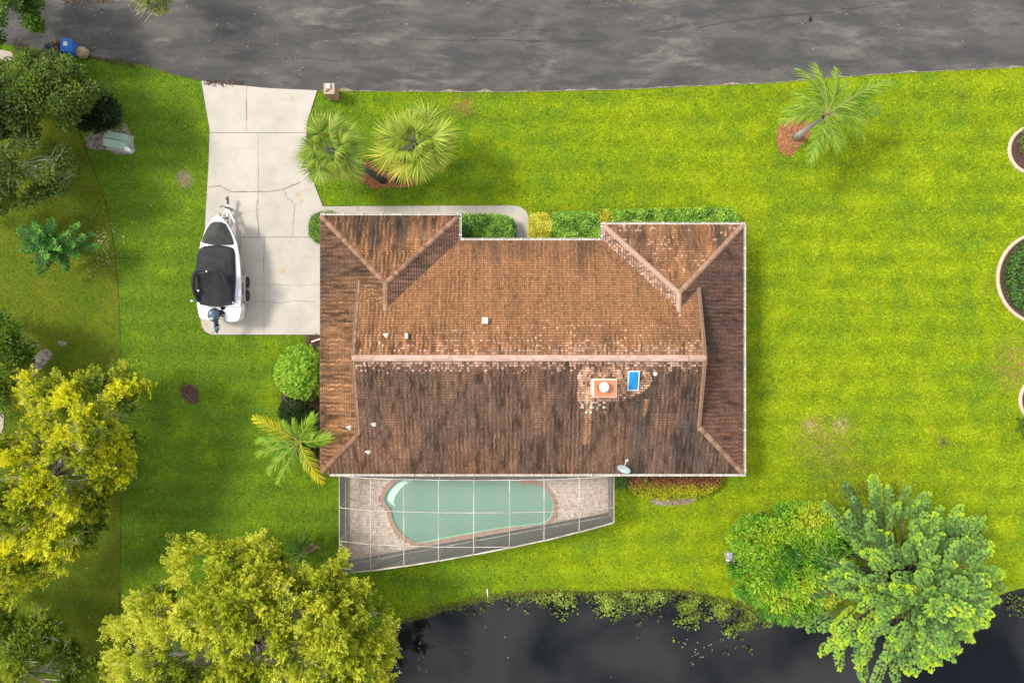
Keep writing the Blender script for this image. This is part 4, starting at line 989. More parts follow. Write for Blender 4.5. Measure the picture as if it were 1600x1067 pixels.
mb.add(vs, [(i*nn_+q, i*nn_+(q+1) % nn_, (i+1)*nn_+(q+1) % nn_, (i+1)*nn_+q) for i in range(5) for q in range(nn_)]+[tuple(5*nn_+q for q in range(nn_))]); mb.build('bag_body', simple('navy_plastic', (.008, .012, .03), .35, 0, .2, 4, .5, .6), tb)
mb = MB(); mb.tube([(cx, cy, .6), (cx+.08, cy+.06, .68), (cx+.15, cy+.02, .62)], .015, 5); mb.build('tie', M_dark, tb)
# brush pile
P_, D_, C_ = [], [], []
c0 = np.array(U(92, 77)); 
for i in range(420):
    p = c0+np.array([rng.normal(0, .28), rng.normal(0, .16), rng.uniform(.02, .3)]); a = rng.uniform(0, 6.28); P_.append(p); D_.append((math.cos(a), math.sin(a), rng.uniform(-.2, .3))); C_.append(L3((.05, .028, .018), (.16, .10, .06), rng.random()) if rng.random() < .93 else (.4, .36, .28))
tag(leaves('brush_pile', P_, D_, np.tile([0, 0, 1.], (420, 1)), rng.uniform(.12, .4, 420), rng.uniform(.03, .09, 420), C_, M_leaf), 'heap of dry brown branches beside the dark bag and blue bin', 'brush pile')

# transformer and pedestal
tx, ty = U2(182, 220, .5); tf = thing('transformer_box', (tx, ty, 0), 'pale green metal utility box on bare ground beside the dark tree', 'utility box')
M_green = simple('pale_green_paint', (.32, .43, .33), .5, 0, .08, 4); rz = R(-10)
mb = MB(); mb.add(*taper((tx, ty), (1.30, .86), (1.36, .92), .55, .08, rz)); mb.build('cabinet', M_green, tf, bevel=.03)
Mz = Matrix.Rotation(rz, 3, 'Z')
for s_ in (-1, 1):
    mb = MB(); vs = [Mz @ Vector(v)+Vector((tx, ty, 0)) for v in ((-.72, s_*.02, .78), (.72, s_*.02, .78), (.66, s_*.47, .66), (-.66, s_*.47, .66), (-.72, s_*.02, .70), (.72, s_*.02, .70), (.66, s_*.47, .60), (-.66, s_*.47, .60))]
    fs = [(0, 1, 2, 3), (7, 6, 5, 4), (3, 2, 6, 7), (0, 3, 7, 4), (2, 1, 5, 6), (1, 0, 4, 5)]
    if s_ > 0: pass
    mb.add(vs, fs); l_ = mb.build('lid', M_green, tf, bevel=.015)
mb = MB(); v = Mz @ Vector((-.58, .33, 0)); mb.lathe((tx+v.x, ty+v.y, .69), [(.045, 0), (.045, .03)], 8); mb.build('lock', M_dark, tf)
mb = MB(); mb.box((tx, ty, .05), (1.5, 1.1, .10), rz); mb.build('pad', M_conc, tf)
px_, py_ = U2(196, 232, .4); pd = thing('cable_pedestal', (px_, py_, 0), 'narrow white cable pedestal leaning beside the green utility box', 'pedestal')
mb = MB(); Ml = Matrix.Rotation(R(-25), 3, 'Z') @ Matrix.Rotation(R(12), 3, 'Y'); mb.box((px_, py_, .38), (.74, .24, .5), 0, Ml); mb.build('housing', M_white, pd, bevel=.03)
mb = MB(); v = Ml @ Vector((-.28, 0, .27)); mb.box((px_+v.x, py_+v.y, .38+v.z), (.12, .16, .03), 0, Ml); mb.build('latch', M_steel, pd)
mb = MB(); mb.tube(smoothpoly([U(196, 226, .05), (*U2(203, 224), .12), (*U2(209, 230), .15), (*U2(210, 238), .1), (*U2(203, 241), .06)], 4, False), .035, 6); tag(mb.build('conduit_pipe', simple('grey_conduit', (.38, .38, .36), .6)), 'curved grey conduit loop on the ground by the white pedestal', 'pipe')
m, t, o = newmat('bare_soil'); pos = coords(t); c = ramp(t, noise_n(t, 5, 6, .75, pos), .38, .62, (.10, .075, .05, 1), (.34, .30, .25, 1)); bsdf(t, o, c, .95, 0, noise_n(t, 16, 3, .7, pos), .7, .05); M_soil = m
def blob(px_pts, z, mat, name, kind='structure', k=4, jitter=.06):
    q = smoothpoly([U2(*p) for p in px_pts], k); q = [(x+random.uniform(-jitter, jitter), y+random.uniform(-jitter, jitter)) for x, y in q]
    mb = MB(); n = len(q); c = (sum(p[0] for p in q)/n, sum(p[1] for p in q)/n)
    if area(q) < 0: q = q[::-1]
    mid = [((x*.75+c[0]*.25), (y*.75+c[1]*.25), z+.012) for x, y in q]
    mb.add([(x, y, z) for x, y in q]+mid+[(c[0], c[1], z+.02)], [(i, (i+1) % n, n+(i+1) % n, n+i) for i in range(n)]+[(n+i, n+(i+1) % n, 2*n) for i in range(n)])
    return tag(mb.build(name, mat), kind=kind)
blob([(133, 214), (155, 205), (190, 200), (195, 192), (203, 208), (212, 232), (208, 240), (190, 243), (168, 236), (140, 232)], .018, M_soil, 'bare_ground', k=6)
blob([(45, 570), (70, 545), (82, 553), (75, 565), (58, 582), (46, 588)], .02, M_soil, 'bare_ground', k=6)
blob([(92, 532), (104, 535), (100, 540), (93, 538)], .02, M_soil, 'bare_ground', k=4)
blob([(1015, 782), (1045, 773), (1080, 776), (1078, 784), (1050, 789), (1028, 788)], .015, M_soil, 'bare_ground', k=6)

# ------------------------------------------------------------------ mulch beds
m, t, o = newmat('red_mulch'); pos = coords(t); bsdf(t, o, ramp(t, noise_n(t, 9, 5, .7, pos), .35, .65, (.16, .055, .025, 1), (.38, .16, .075, 1)), .9, 0, noise_n(t, 18, 3, .7, pos), .8, .05); M_mulch = m
M_chip = colmat('mulch_chip', .85, .1, 5, .2)
def mulch(px_pts, c1, c2, n=500, mat=None, nm='mulch_bed'):
    blob(px_pts, .02, mat or M_mulch, nm, k=5, jitter=.05); q = [U2(*p) for p in px_pts]
    xs = [p[0] for p in q]; ys = [p[1] for p in q]; P_ = []
    while len(P_) < n:
        x, y = random.uniform(min(xs)-.1, max(xs)+.1), random.uniform(min(ys)-.1, max(ys)+.1)
        d_ = distpoly([x], [y], q)[0]
        if inpoly([x], [y], q)[0] or (d_ < .12 and random.random() < .35): P_.append((x, y, .045+random.random()*.04))
    a = rng.uniform(0, 6.28, n); D = np.stack([np.cos(a), np.sin(a), rng.uniform(-.2, .25, n)], 1)
    C = np.array([L3(c1, c2, random.random()) for _ in range(n)])
    leaves('mulch_chips', P_, D, rng.normal(0, .3, (n, 3))+[0, 0, 1], rng.uniform(.08, .2, n), rng.uniform(.03, .06, n), C, M_chip, kind='stuff')
mulch([(566, 262), (575, 252), (592, 262), (612, 268), (640, 272), (655, 285), (640, 292), (612, 293), (585, 293), (566, 284)], (.20, .07, .035), (.46, .22, .11), 900)
mulch([(1216, 200), (1228, 190), (1250, 188), (1268, 195), (1262, 215), (1245, 232), (1235, 243), (1220, 238), (1214, 220)], (.22, .09, .04), (.50, .26, .13), 700)
M_dm = simple('dark_mulch', (.07, .035, .028), .9, 0, .4, 12)
mulch([(284, 606), (295, 601), (306, 606), (311, 620), (305, 629), (294, 627), (285, 618)], (.05, .022, .02), (.20, .11, .09), 260, M_dm)
mulch([(1010, 772), (1050, 770), (1090, 774), (1075, 786), (1040, 788)], (.22, .13, .08), (.42, .30, .20), 260, M_soil)
mulch([(478, 526), (500, 524), (500, 560), (488, 556)], (.06, .03, .02), (.16, .08, .05), 150, M_dm)
mulch([(446, 590), (500, 560), (508, 740), (495, 735), (470, 720), (440, 660)], (.05, .03, .02), (.12, .07, .05), 300, M_dm)
mulch([(1133, 868), (1138, 860), (1146, 864), (1150, 876), (1142, 882), (1135, 878)], (.40, .34, .26), (.6, .54, .45), 60, M_soil)

# ------------------------------------------------------------------ grass blades
def in_img(x, y, m=1.5): return (np.abs(x) < 32.3+m) & (np.abs(y) < 21.5+m)
def grass(n, L0, L1, W, mask, name, mat, cr=(.25, 1.95)):
    x = rng.uniform(-33.5, 33.5, n); y = rng.uniform(-22.5, 19, n); k = mask(x, y); x, y = x[k], y[k]; n = len(x)
    a = rng.uniform(0, 6.283, n); D = np.stack([np.cos(a)*.9, np.sin(a)*.9, rng.uniform(.15, .8, n)], 1)
    f = rng.uniform(cr[0], cr[1], n)[:, None]; hue = rng.normal(0, .1, n)[:, None]; C = f*(1+hue*np.array([1.0, -.1, -.6]))
    Nn = rng.normal(0, .35, (n, 3))+[0, 0, 1]
    leaves(name, np.stack([x, y, np.full(n, .0)], 1), D, Nn, rng.uniform(L0, L1, n), W*rng.uniform(.7, 1.3, n), C, mat, kind='stuff', shape='tri')
shore_a = shore; road_poly = road_edge+road_top; fpw = fp
beds = []
for bcx, bcy, br in ((1612, 235, 38), (1629, 435, 73), (1630, 625, 39)): beds.append((*U2(bcx, bcy), br/24.8))
def base_mask(x, y):
    k = ~inpoly(x, y, shore_a) & ~inpoly(x, y, road_poly) & ~inpoly(x, y, drive) & ~inpoly(x, y, walk) & ~inpoly(x, y, deckpoly) & ~inpoly(x, y, fpw) & ~((x < -30.6) & (y > 16.8) & (y < 19))
    for a, b, r in beds: k &= np.hypot(x-a, y-b) > r
    for q in ([(566, 262), (575, 252), (612, 266), (640, 272), (655, 285), (640, 292), (585, 293), (566, 284)], [(1216, 200), (1250, 188), (1268, 195), (1245, 232), (1235, 243), (1214, 220)], [(133, 214), (195, 196), (212, 232), (190, 243), (140, 232)], [(284, 606), (306, 606), (305, 629), (285, 618)], [(45, 570), (70, 545), (80, 553), (46, 588)]):
        k &= ~(inpoly(x, y, [U2(*p) for p in q]) & (rng.random(len(x)) > .12))
    return k
rp = np.array(rough_poly)
grass(420000, .07, .17, .04, lambda x, y: base_mask(x, y) & ~inpoly(x, y, rough_poly), 'grass', M_blade)
m, t, o = newmat('rough_blade'); pos = coords(t); a_ = N(t, 'ShaderNodeAttribute', attribute_name='Col').outputs['Color']
c = ramp(t, noise_n(t, .5, 5, .65, pos), .3, .7, (.06, .115, .008, 1), (.14, .165, .010, 1)); c = mix(t, math_n(t, 'MULTIPLY', ramp(t, noise_n(t, 1.3, 5, .7, pos, .3), .54, .74), .6), c, (.16, .12, .02))
bsdf(t, o, mix(t, 1.0, c, a_, 'MULTIPLY'), .8, spec=.1)
grass(330000, .08, .20, .035, lambda x, y: base_mask(x, y) & inpoly(x, y, rough_poly) & (distpoly(x, y, seam, False) > .12), 'rough_grass', m, (.5, 1.6))
bpy.data.objects['rough_grass']['kind'] = 'stuff'

# ------------------------------------------------------------------ plants
def col_rand(pal, t, jit=.18):
    """pal: list of colours, t array 0..1"""
    pal = np.array(pal); k = len(pal)-1; t = np.clip(t, 0, .9999)*k; i = t.astype(int); f = (t-i)[:, None]
    c = pal[i]*(1-f)+pal[i+1]*f
    return c*rng.uniform(1-jit, 1+jit, (len(t), 1))*(1+rng.normal(0, .05, c.shape))
def crown(name, label, cat, poly_px, z0, z1, ncl, pal, style='spray', rc=.55, per=100, L=.16, W=.06, soft=1.6, bark=None, trunk_r=.18, base=None, nl=26, group=None, tint=.55, lower=.3, limbr=.05, holes=.0, mat=None, tip=.25):
    bark = bark or M_bark; poly = poly_px
    xs = [p[0] for p in poly]; ys = [p[1] for p in poly]
    X = rng.uniform(min(xs), max(xs), ncl*6); Y = rng.uniform(min(ys), max(ys), ncl*6); k = inpoly(X, Y, poly)
    if holes: 
        hn = np.array([noise.noise(Vector((a*.022, b*.022, len(name)*.7))) for a, b in zip(X, Y)]); k &= hn > -.45+holes
    X, Y = X[k][:ncl], Y[k][:ncl]; ncl = len(X)
    e = distpoly(X, Y, poly)*(CAMH-z1)/F
    bump_ = np.array([noise.noise(Vector((a*.025, b*.025, 3.3))) for a, b in zip(X, Y)])
    zz = z0+(z1-z0)*(1-np.exp(-e/soft))*(.85+.35*bump_)+rng.uniform(-.3, .3, ncl)
    low = rng.random(ncl) < lower; zz[low] -= rng.uniform(.5, 1.8, low.sum()); zz = np.maximum(zz, .5)
    s = (CAMH-zz)/F; C0 = np.stack([(X-800)*s, (533.5-Y)*s, zz], 1)
    c = C0.mean(0) if base is None else np.array([*U2(*base), 0.0]); cc = C0.mean(0)
    b0 = (float(c[0]), float(c[1]), 0.0)
    tr = thing(name, b0, label, cat, group)
    # trunk and limbs
    mb = MB(); zt = z0*.55+.4
    fork = Vector((float((c[0]+cc[0])/2), float((c[1]+cc[1])/2), zt)); mb.tube([(b0[0], b0[1], -.05), (b0[0]*.7+fork.x*.3, b0[1]*.7+fork.y*.3, zt*.5), fork], [trunk_r*1.25, trunk_r, trunk_r*.85], 9); 
    sel = rng.choice(ncl, min(nl, ncl), replace=False); order = rng.permutation(sel)
    for i in order:
        p = Vector(C0[i]); mid = fork.lerp(p, .5)+Vector((random.uniform(-.4, .4), random.uniform(-.4, .4), .25)); q = fork.lerp(p, .8)+Vector((random.uniform(-.2, .2), random.uniform(-.2, .2), .2))
        mb.tube([fork, mid, q, p+Vector((0, 0, .34))], [trunk_r*.28, limbr*.9, limbr*.55, limbr*.25], 5, False)
        for j in range(3):
            d = (p-fork); d.z = 0; d = d.normalized() if d.length > .01 else Vector((1, 0, 0)); d.rotate(Matrix.Rotation(random.uniform(-1.1, 1.1), 3, 'Z')); st_ = q.lerp(p, random.random())
            mb.tube([st_, st_+d*.5+Vector((0, 0, .12)), st_+d*random.uniform(.8, 1.3)+Vector((0, 0, .36))], [limbr*.45, limbr*.3, limbr*.12], 4, False)
    mb.build('trunk', bark, tr, smooth=True)
    outv = C0-np.array([fork.x, fork.y, zt-1.0]); outv = norm(outv)
    tn = np.array([noise.noise(Vector((a[0]*.45, a[1]*.45, a[2]*.4+7))) for a in C0])*.9+.5+rng.normal(0, .14, ncl); tn = np.clip(tn, 0, 1)
    cdir = norm(outv*.9+rng.normal(0, .5, (ncl, 3))+[0, 0, .2])
    if style == 'spray':
        nt = max(int(per/12), 2); Ps, Ds, Ns, Ts, Ls = [], [], [], [], []
        for k_ in range(nt):
            d = norm(cdir+rng.normal(0, .42, (ncl, 3))); st_ = C0+rng.normal(0, rc*.30, (ncl, 3))*[1, 1, .6]; ln = rng.uniform(.6, 1.15, ncl)*rc*1.5
            side = norm(np.cross(d, [0, 0, 1.0])+1e-6); up = np.cross(side, d)
            for j in range(12):
                f = (j+.5)/12; sg = 1 if j % 2 else -1
                curl = up*(f*f*.25*rc)
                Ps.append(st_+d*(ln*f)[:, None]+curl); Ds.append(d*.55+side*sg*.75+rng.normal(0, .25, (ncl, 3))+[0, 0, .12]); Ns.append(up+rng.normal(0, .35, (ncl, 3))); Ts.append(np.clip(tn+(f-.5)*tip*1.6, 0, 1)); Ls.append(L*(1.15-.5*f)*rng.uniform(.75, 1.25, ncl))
        Ps, Ds, Ns, Ts, Ls = map(np.concatenate, (Ps, Ds, Ns, Ts, Ls)); WW = W*rng.uniform(.7, 1.3, len(Ps)); shp = 'kite'
    else:
        idx = np.repeat(np.arange(ncl), per); n = len(idx); v = rng.normal(0, 1, (n, 3)); v = norm(v)*(rng.random((n, 1))**.45)*rc*[1, 1, .65]
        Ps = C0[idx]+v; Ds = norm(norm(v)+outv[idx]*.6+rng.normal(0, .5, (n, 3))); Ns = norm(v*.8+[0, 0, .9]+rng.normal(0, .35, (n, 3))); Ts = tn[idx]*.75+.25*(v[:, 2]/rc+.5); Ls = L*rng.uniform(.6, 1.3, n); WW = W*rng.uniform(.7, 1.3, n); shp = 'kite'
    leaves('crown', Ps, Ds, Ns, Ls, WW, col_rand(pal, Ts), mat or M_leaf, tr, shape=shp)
    return tr
cyp = [(.06, .09, .010), (.26, .31, .016), (.46, .49, .03), (.60, .60, .07)]
big_px = [(148, 1110), (160, 1055), (185, 1005), (172, 985), (182, 958), (232, 925), (264, 905), (282, 842), (308, 840), (330, 855), (352, 843), (372, 850), (400, 845), (428, 850), (440, 872), (458, 888), (500, 884), (516, 876), (538, 872), (532, 890), (520, 905), (548, 915), (590, 900), (588, 915), (578, 930), (592, 948), (603, 962), (612, 985), (600, 1000), (610, 1020), (600, 1040), (622, 1062), (628, 1110)]
crown('cypress_tree', 'huge yellow green feathery tree at the bottom edge beside the pond', 'tree', big_px, 4.5, 9.5, 900, cyp, 'spray', .46, 132, .19, .085, 2.2, M_palebark, .32, (400, 1000), 130, limbr=.045, lower=.35, holes=.12)
yel = [(.05, .09, .010), (.17, .22, .012), (.46, .48, .016), (.68, .64, .02)]
yel_px = [(22, 612), (40, 592), (62, 583), (100, 582), (130, 590), (150, 584), (178, 586), (190, 568), (198, 586), (228, 594), (232, 612), (214, 628), (216, 645), (200, 660), (208, 690), (200, 705), (206, 742), (188, 760), (160, 775), (168, 800), (150, 822), (160, 842), (120, 870), (90, 890), (50, 905), (20, 935), (-60, 945), (-60, 690), (0, 688), (35, 690), (50, 650)]
crown('golden_tree', 'yellow leaved tree left of the lawn with long feathery branches', 'tree', yel_px, 4.0, 8.0, 640, yel, 'spray', .46, 120, .18, .08, 2.0, M_palebark, .26, (85, 740), 90, limbr=.04, lower=.35, holes=.16)
ll_px = [(-60, 950), (0, 952), (35, 962), (62, 958), (98, 985), (95, 1000), (118, 1008), (125, 1025), (165, 1030), (178, 1060), (190, 1110), (-60, 1110)]
crown('cypress_tree', 'dark green cypress with long bare pale twigs in the bottom left corner', 'tree', ll_px, 3.2, 6.5, 400, [(.03, .06, .006), (.10, .16, .010), (.20, .28, .015), (.32, .36, .03)], 'spray', .48, 110, .16, .07, 1.8, M_palebark, .22, (40, 1050), 60, limbr=.045, holes=.15)
oakp = [(.025, .045, .012), (.06, .095, .018), (.12, .18, .028), (.24, .33, .04)]
crown('oak_tree', 'large olive green oak at the upper left below the road edge', 'tree', [(-80, 118), (15, 100), (42, 84), (62, 92), (92, 88), (112, 98), (122, 108), (118, 122), (140, 132), (158, 148), (140, 158), (128, 168), (112, 182), (108, 198), (80, 200), (64, 188), (40, 196), (20, 200), (-80, 200)], 4.5, 8.5, 400, oakp, 'broad', .48, 80, .19, .10, 2, M_bark, .32, (20, 165), 26, holes=.1)
crown('oak_tree', 'sparse oak with dead grey twigs on the left edge above the fern leaved tree', 'tree', [(-80, 208), (0, 192), (28, 205), (60, 200), (80, 212), (98, 240), (112, 262), (104, 285), (92, 300), (60, 304), (40, 322), (15, 318), (-10, 330), (-80, 330)], 3.5, 6.5, 270, oakp, 'broad', .45, 70, .18, .09, 1.6, M_palebark, .22, (5, 260), 40, limbr=.03, holes=.12)
crown('dark_tree', 'small dense round tree, dark green with the oak shade in its colour, beside the utility box', 'tree', [(114, 146), (135, 141), (158, 145), (174, 156), (183, 172), (181, 187), (168, 194), (150, 200), (128, 198), (114, 184), (110, 160)], 2.0, 3.6, 150, [(.008, .016, .006), (.016, .035, .010), (.035, .065, .016)], 'broad', .38, 70, .14, .08, 1.0, M_bark, .12, (148, 176), 10)  # very dark leaf palette: the shadow of the oak is put into it
crown('street_tree', 'light green tree in the top left corner over the road', 'tree', [(-60, -60), (50, -60), (56, -10), (60, 15), (52, 25), (60, 42), (40, 45), (32, 60), (12, 66), (-60, 72)], 4.0, 7.0, 190, [(.03, .06, .012), (.07, .14, .02), (.13, .24, .03), (.20, .32, .05)], 'broad', .42, 75, .2, .11, 1.6, M_bark, .22, (0, 0), 20, holes=.08)
crown('overhanging_tree', 'pale green branch tips of a tree reaching over the top of the road', 'tree', [(205, -60), (262, -60), (262, 8), (250, 16), (240, 27), (234, 20), (222, 16), (210, 10)], 4.0, 5.5, 60, [(.10, .13, .03), (.20, .24, .05), (.34, .36, .12)], 'spray', .40, 96, .17, .05, 1.5, M_palebark, .15, (235, -40), 16)
crown('light_tree', 'airy mid green tree on the left edge above the yellow tree', 'tree', [(-60, 500), (5, 492), (30, 498), (52, 512), (62, 530), (50, 545), (42, 560), (44, 578), (25, 600), (10, 615), (22, 640), (-60, 650)], 3.0, 5.5, 200, [(.04, .07, .008), (.08, .15, .012), (.15, .24, .02), (.22, .29, .03)], 'broad', .42, 65, .2, .10, 1.5, M_bark, .18, (-5, 560), 22, holes=.18)
crown('mango_tree', 'dense dark green tree with yellow rosettes on the pond bank', 'tree', [(1148, 830), (1165, 812), (1200, 803), (1228, 790), (1262, 788), (1290, 797), (1330, 805), (1345, 850), (1330, 900), (1290, 950), (1262, 968), (1238, 965), (1215, 969), (1192, 958), (1172, 935), (1150, 925), (1158, 905), (1140, 890), (1150, 872), (1142, 855)], 2.6, 5.0, 520, [(.012, .045, .008), (.05, .17, .012), (.14, .32, .018), (.27, .44, .02), (.48, .48, .03)], 'broad', .33, 70, .24, .075, 1.4, M_bark, .22, (1240, 885), 16, mat=M_glossleaf)

# long fingered trees: boughs carrying two to four rows of round leaves
def finger_tree(name, label, cx, cy, rad, z0, z1, nf, pal, L=.15, fl=(1.3, 2.1), fw=.22, base=None, squash=1.0, bark=None, droop=.0):
    base = base or (cx, cy); tr = thing(name, (*U2(*base), 0), label, 'tree'); bx0, by0 = U2(*base)
    cX, cY, _ = U(cx, cy, (z0+z1)/2); Rw = rad*(CAMH-(z0+z1)/2)/F
    mb = MB(); fork = Vector(((bx0+cX)/2, (by0+cY)/2, z0*.5)); mb.tube([(bx0, by0, -.05), fork*.5+Vector((bx0, by0, 0))*.5, fork], [.22, .18, .15], 9)
    Ps, Ds, Ns, Ts, Ls = [], [], [], [], []
    nx_ = nf//4
    for i in range(nf+nx_):
        r = (rng.uniform(.02, .55) if i >= nf else 0) or max(math.sqrt((i+.5)/nf)*.97+rng.normal(0, .045), .04); ph = i*2.39996+rng.normal(0, .4)
        out = Vector((math.cos(ph), math.sin(ph), 0)); ztip = z1-(z1-z0)*r**2.2+rng.normal(0, .22)-(.9 if i >= nf else 0)
        rr_ = Rw*r*(1+.10*math.sin(ph*3+1)+rng.normal(0, .05)); tip = Vector((cX+out.x*rr_, cY+out.y*rr_*squash, ztip))
        ln = rng.uniform(*fl)*(.45+.55*r); d = (out*(.62+.5*r)+Vector((0, 0, .42-.5*r+rng.normal(0, .12)))+Vector((rng.normal(0, .18), rng.normal(0, .18), 0))).normalized()
        stt = tip-d*ln; mb.tube([fork, fork.lerp(stt, .6)+Vector((0, 0, .3)), stt, tip], [.07, .045, .028, .012], 5, False)
        side = d.cross(Vector((0, 0, 1))); side = side.normalized() if side.length > .2 else Vector((-out.y, out.x, 0)); up = side.cross(d)
        tn = .35+rng.normal(0, .16)+.3*noise.noise(Vector((tip.x*.4, tip.y*.4, 1)))
        m_ = int(ln/(L*.70)); tipb = max(rng.normal(.18, .2), 0)
        for j in range(m_+1):
            f = j/m_; w = fw*(.75+.35*math.sin(math.pi*min(f*1.05, 1)))*(1 if f < .85 else 1-(f-.85)*3.0)
            p = stt.lerp(tip, f)+Vector((0, 0, .14*f*f-.08*droop*f))
            for lat in (-1.0, -.38, .38, 1.0):
                q = p+side*(lat*w+rng.normal(0, .03))+d*rng.normal(0, .03)+up*(.07*(1-lat*lat)+rng.normal(0, .03)); Ps.append(q-d*(L*.3)); Ds.append(side*(lat*1.0)+d*.75+Vector((0, 0, -.1-.25*abs(lat)))); Ns.append(up+side*lat*.35+Vector((rng.normal(0, .28), rng.normal(0, .28), .3))); Ts.append(tn+(.0 if f < .72 else (f-.72)*(.6+tipb*4))+rng.normal(0, .13)); Ls.append(L*rng.uniform(.8, 1.3)*(1 if f < .9 else .8))
            if f > .93:
                for q_ in range(7):
                    a = q_*.9; dd_ = (d*.6+side*math.cos(a)+up*math.sin(a)*.6); Ps.append(p); Ds.append(dd_); Ns.append(up+d*.5); Ts.append(min(tn+.25+tipb, 1)); Ls.append(L*.8)
    mb.build('trunk', bark or M_bark, tr, smooth=True)
    Ls = np.array(Ls); leaves('crown', [tuple(v) for v in Ps], [tuple(v) for v in Ds], [tuple(v) for v in Ns], Ls, Ls*.95, col_rand(pal, np.array(Ts), .14), M_leaf, tr, shape='round')
    return tr
finger_tree('pond_tree', 'big fresh green tree with finger like boughs at the bottom right over the pond', 1426, 920, 168, 3.0, 8.2, 215, [(.05, .11, .025), (.12, .23, .05), (.19, .34, .07), (.26, .42, .04), (.40, .54, .03)], .165, (1.5, 2.3), .185, (1420, 900))
finger_tree('fern_tree', 'dark green tree with narrow fern like boughs on the far left', 76, 380, 66, 1.8, 3.8, 44, [(.015, .06, .010), (.035, .13, .015), (.07, .23, .025), (.14, .34, .035)], .11, (1.2, 1.9), .14, (80, 385), .80, droop=1)

# ------------------------------------------------------------------ palms
def fan_mesh(seed, pal, R_=1.0, pet=.9):
    r_ = random.Random(seed); Ps, Ds, Ns, Ls, Ws, Ts = [], [], [], [], [], []
    n = 24
    hub = np.array([pet, 0, 0])
    for i in range(n):
        a = R(-82+164*i/(n-1))+r_.uniform(-.06, .06); d = np.array([math.cos(a), math.sin(a), .12-.10*abs(math.sin(a))]); Ps.append(hub); Ds.append(d); Ns.append((-.25, math.sin(a)*(.55 if i % 2 else -.55), 1)); Ls.append(R_*(1-.28*abs(a)/2.2)*r_.uniform(.88, 1.08)); Ws.append(.055); Ts.append(r_.uniform(.1, .75)+(.25 if i % 2 else 0))
    C = col_rand(pal, np.array(Ts), .12)
    o = leaves('frond', Ps, Ds, Ns, Ls, Ws, C, None, shape='blade', droop=.28); me = o.data; bpy.data.objects.remove(o)
    bm = bmesh.new(); bm.from_mesh(me); lay = bm.loops.layers.float_color['Col']
    w = .022
    vs = [bm.verts.new(p) for p in ((0, -w*1.6, 0), (0, w*1.6, 0), (pet, w, 0), (pet, -w, 0), (0, 0, -.04), (pet, 0, -.03))]
    for f in ((0, 3, 2, 1), (0, 4, 5, 3), (1, 2, 5, 4)):
        ff = bm.faces.new([vs[i] for i in f])
        for l in ff.loops: l[lay] = (.20, .22, .08, 1)
    bm.to_mesh(me); bm.free(); me.materials.append(M_leaf); return me
def aim(az, el, roll=0): return Matrix.Rotation(az, 4, 'Z') @ Matrix.Rotation(-el, 4, 'Y') @ Matrix.Rotation(roll, 4, 'X')
def fan_palm(base_px, head_px, z, label, metas, n, seed):
    b = (*U2(*base_px), 0); h = Vector(U(*head_px, z)); tr = thing('fan_palm', b, label, 'palm tree', None)
    mb = MB(); bb_ = Vector(b); pts = [bb_+Vector((0, 0, -.05))]+[bb_.lerp(h, f)+Vector((0, 0, .5*math.sin(math.pi*f))) for f in (.25, .5, .75)]+[h]; mb.tube(pts, [.24, .19, .17, .17, .2], 10)
    mb.build('trunk', M_darktrunk, tr, smooth=True); rd = random.Random(seed)
    for i in range(n):
        f = i/n; el = R(66-108*f**.9)+rd.uniform(-.22, .22); az = i*2.39996+rd.uniform(-.35, .35)
        me = metas[0][rd.randrange(4)] if f < .62 else metas[1][rd.randrange(3)]
        o = bpy.data.objects.new('frond', me); col.objects.link(o); o.parent = tr
        s = rd.uniform(.82, 1.2)*(.85+.42*min(f*2, 1))*(1.08 if base_px[0] > 610 else 1); o.matrix_local = Matrix.Translation(h-bb_+Vector((0, 0, -.25*f))) @ aim(az, el, rd.uniform(-.6, .6)) @ Matrix.Scale(s, 4)
    return tr
g1 = [(.04, .09, .012), (.13, .23, .025), (.27, .36, .05), (.44, .48, .08)]; g2 = [(.12, .15, .02), (.30, .33, .03), (.50, .48, .05), (.58, .48, .08)]
fa = [fan_mesh(i, g1) for i in range(4)]; fb = [fan_mesh(10+i, g1[1:]+[(.36, .36, .08)]) for i in range(3)]
fc = [fan_mesh(20+i, [(.06, .12, .015), (.17, .27, .03), (.36, .43, .05), (.50, .52, .08)]) for i in range(4)]; fd = [fan_mesh(30+i, g2) for i in range(3)]
fan_palm((600, 283), (514, 234), 4.3, 'left of two fan palms leaning out over the driveway', (fa, fb), 34, 1)
fan_palm((622, 284), (648, 222), 4.8, 'right and yellower of two fan palms on the red mulch', (fc, fd), 40, 2)
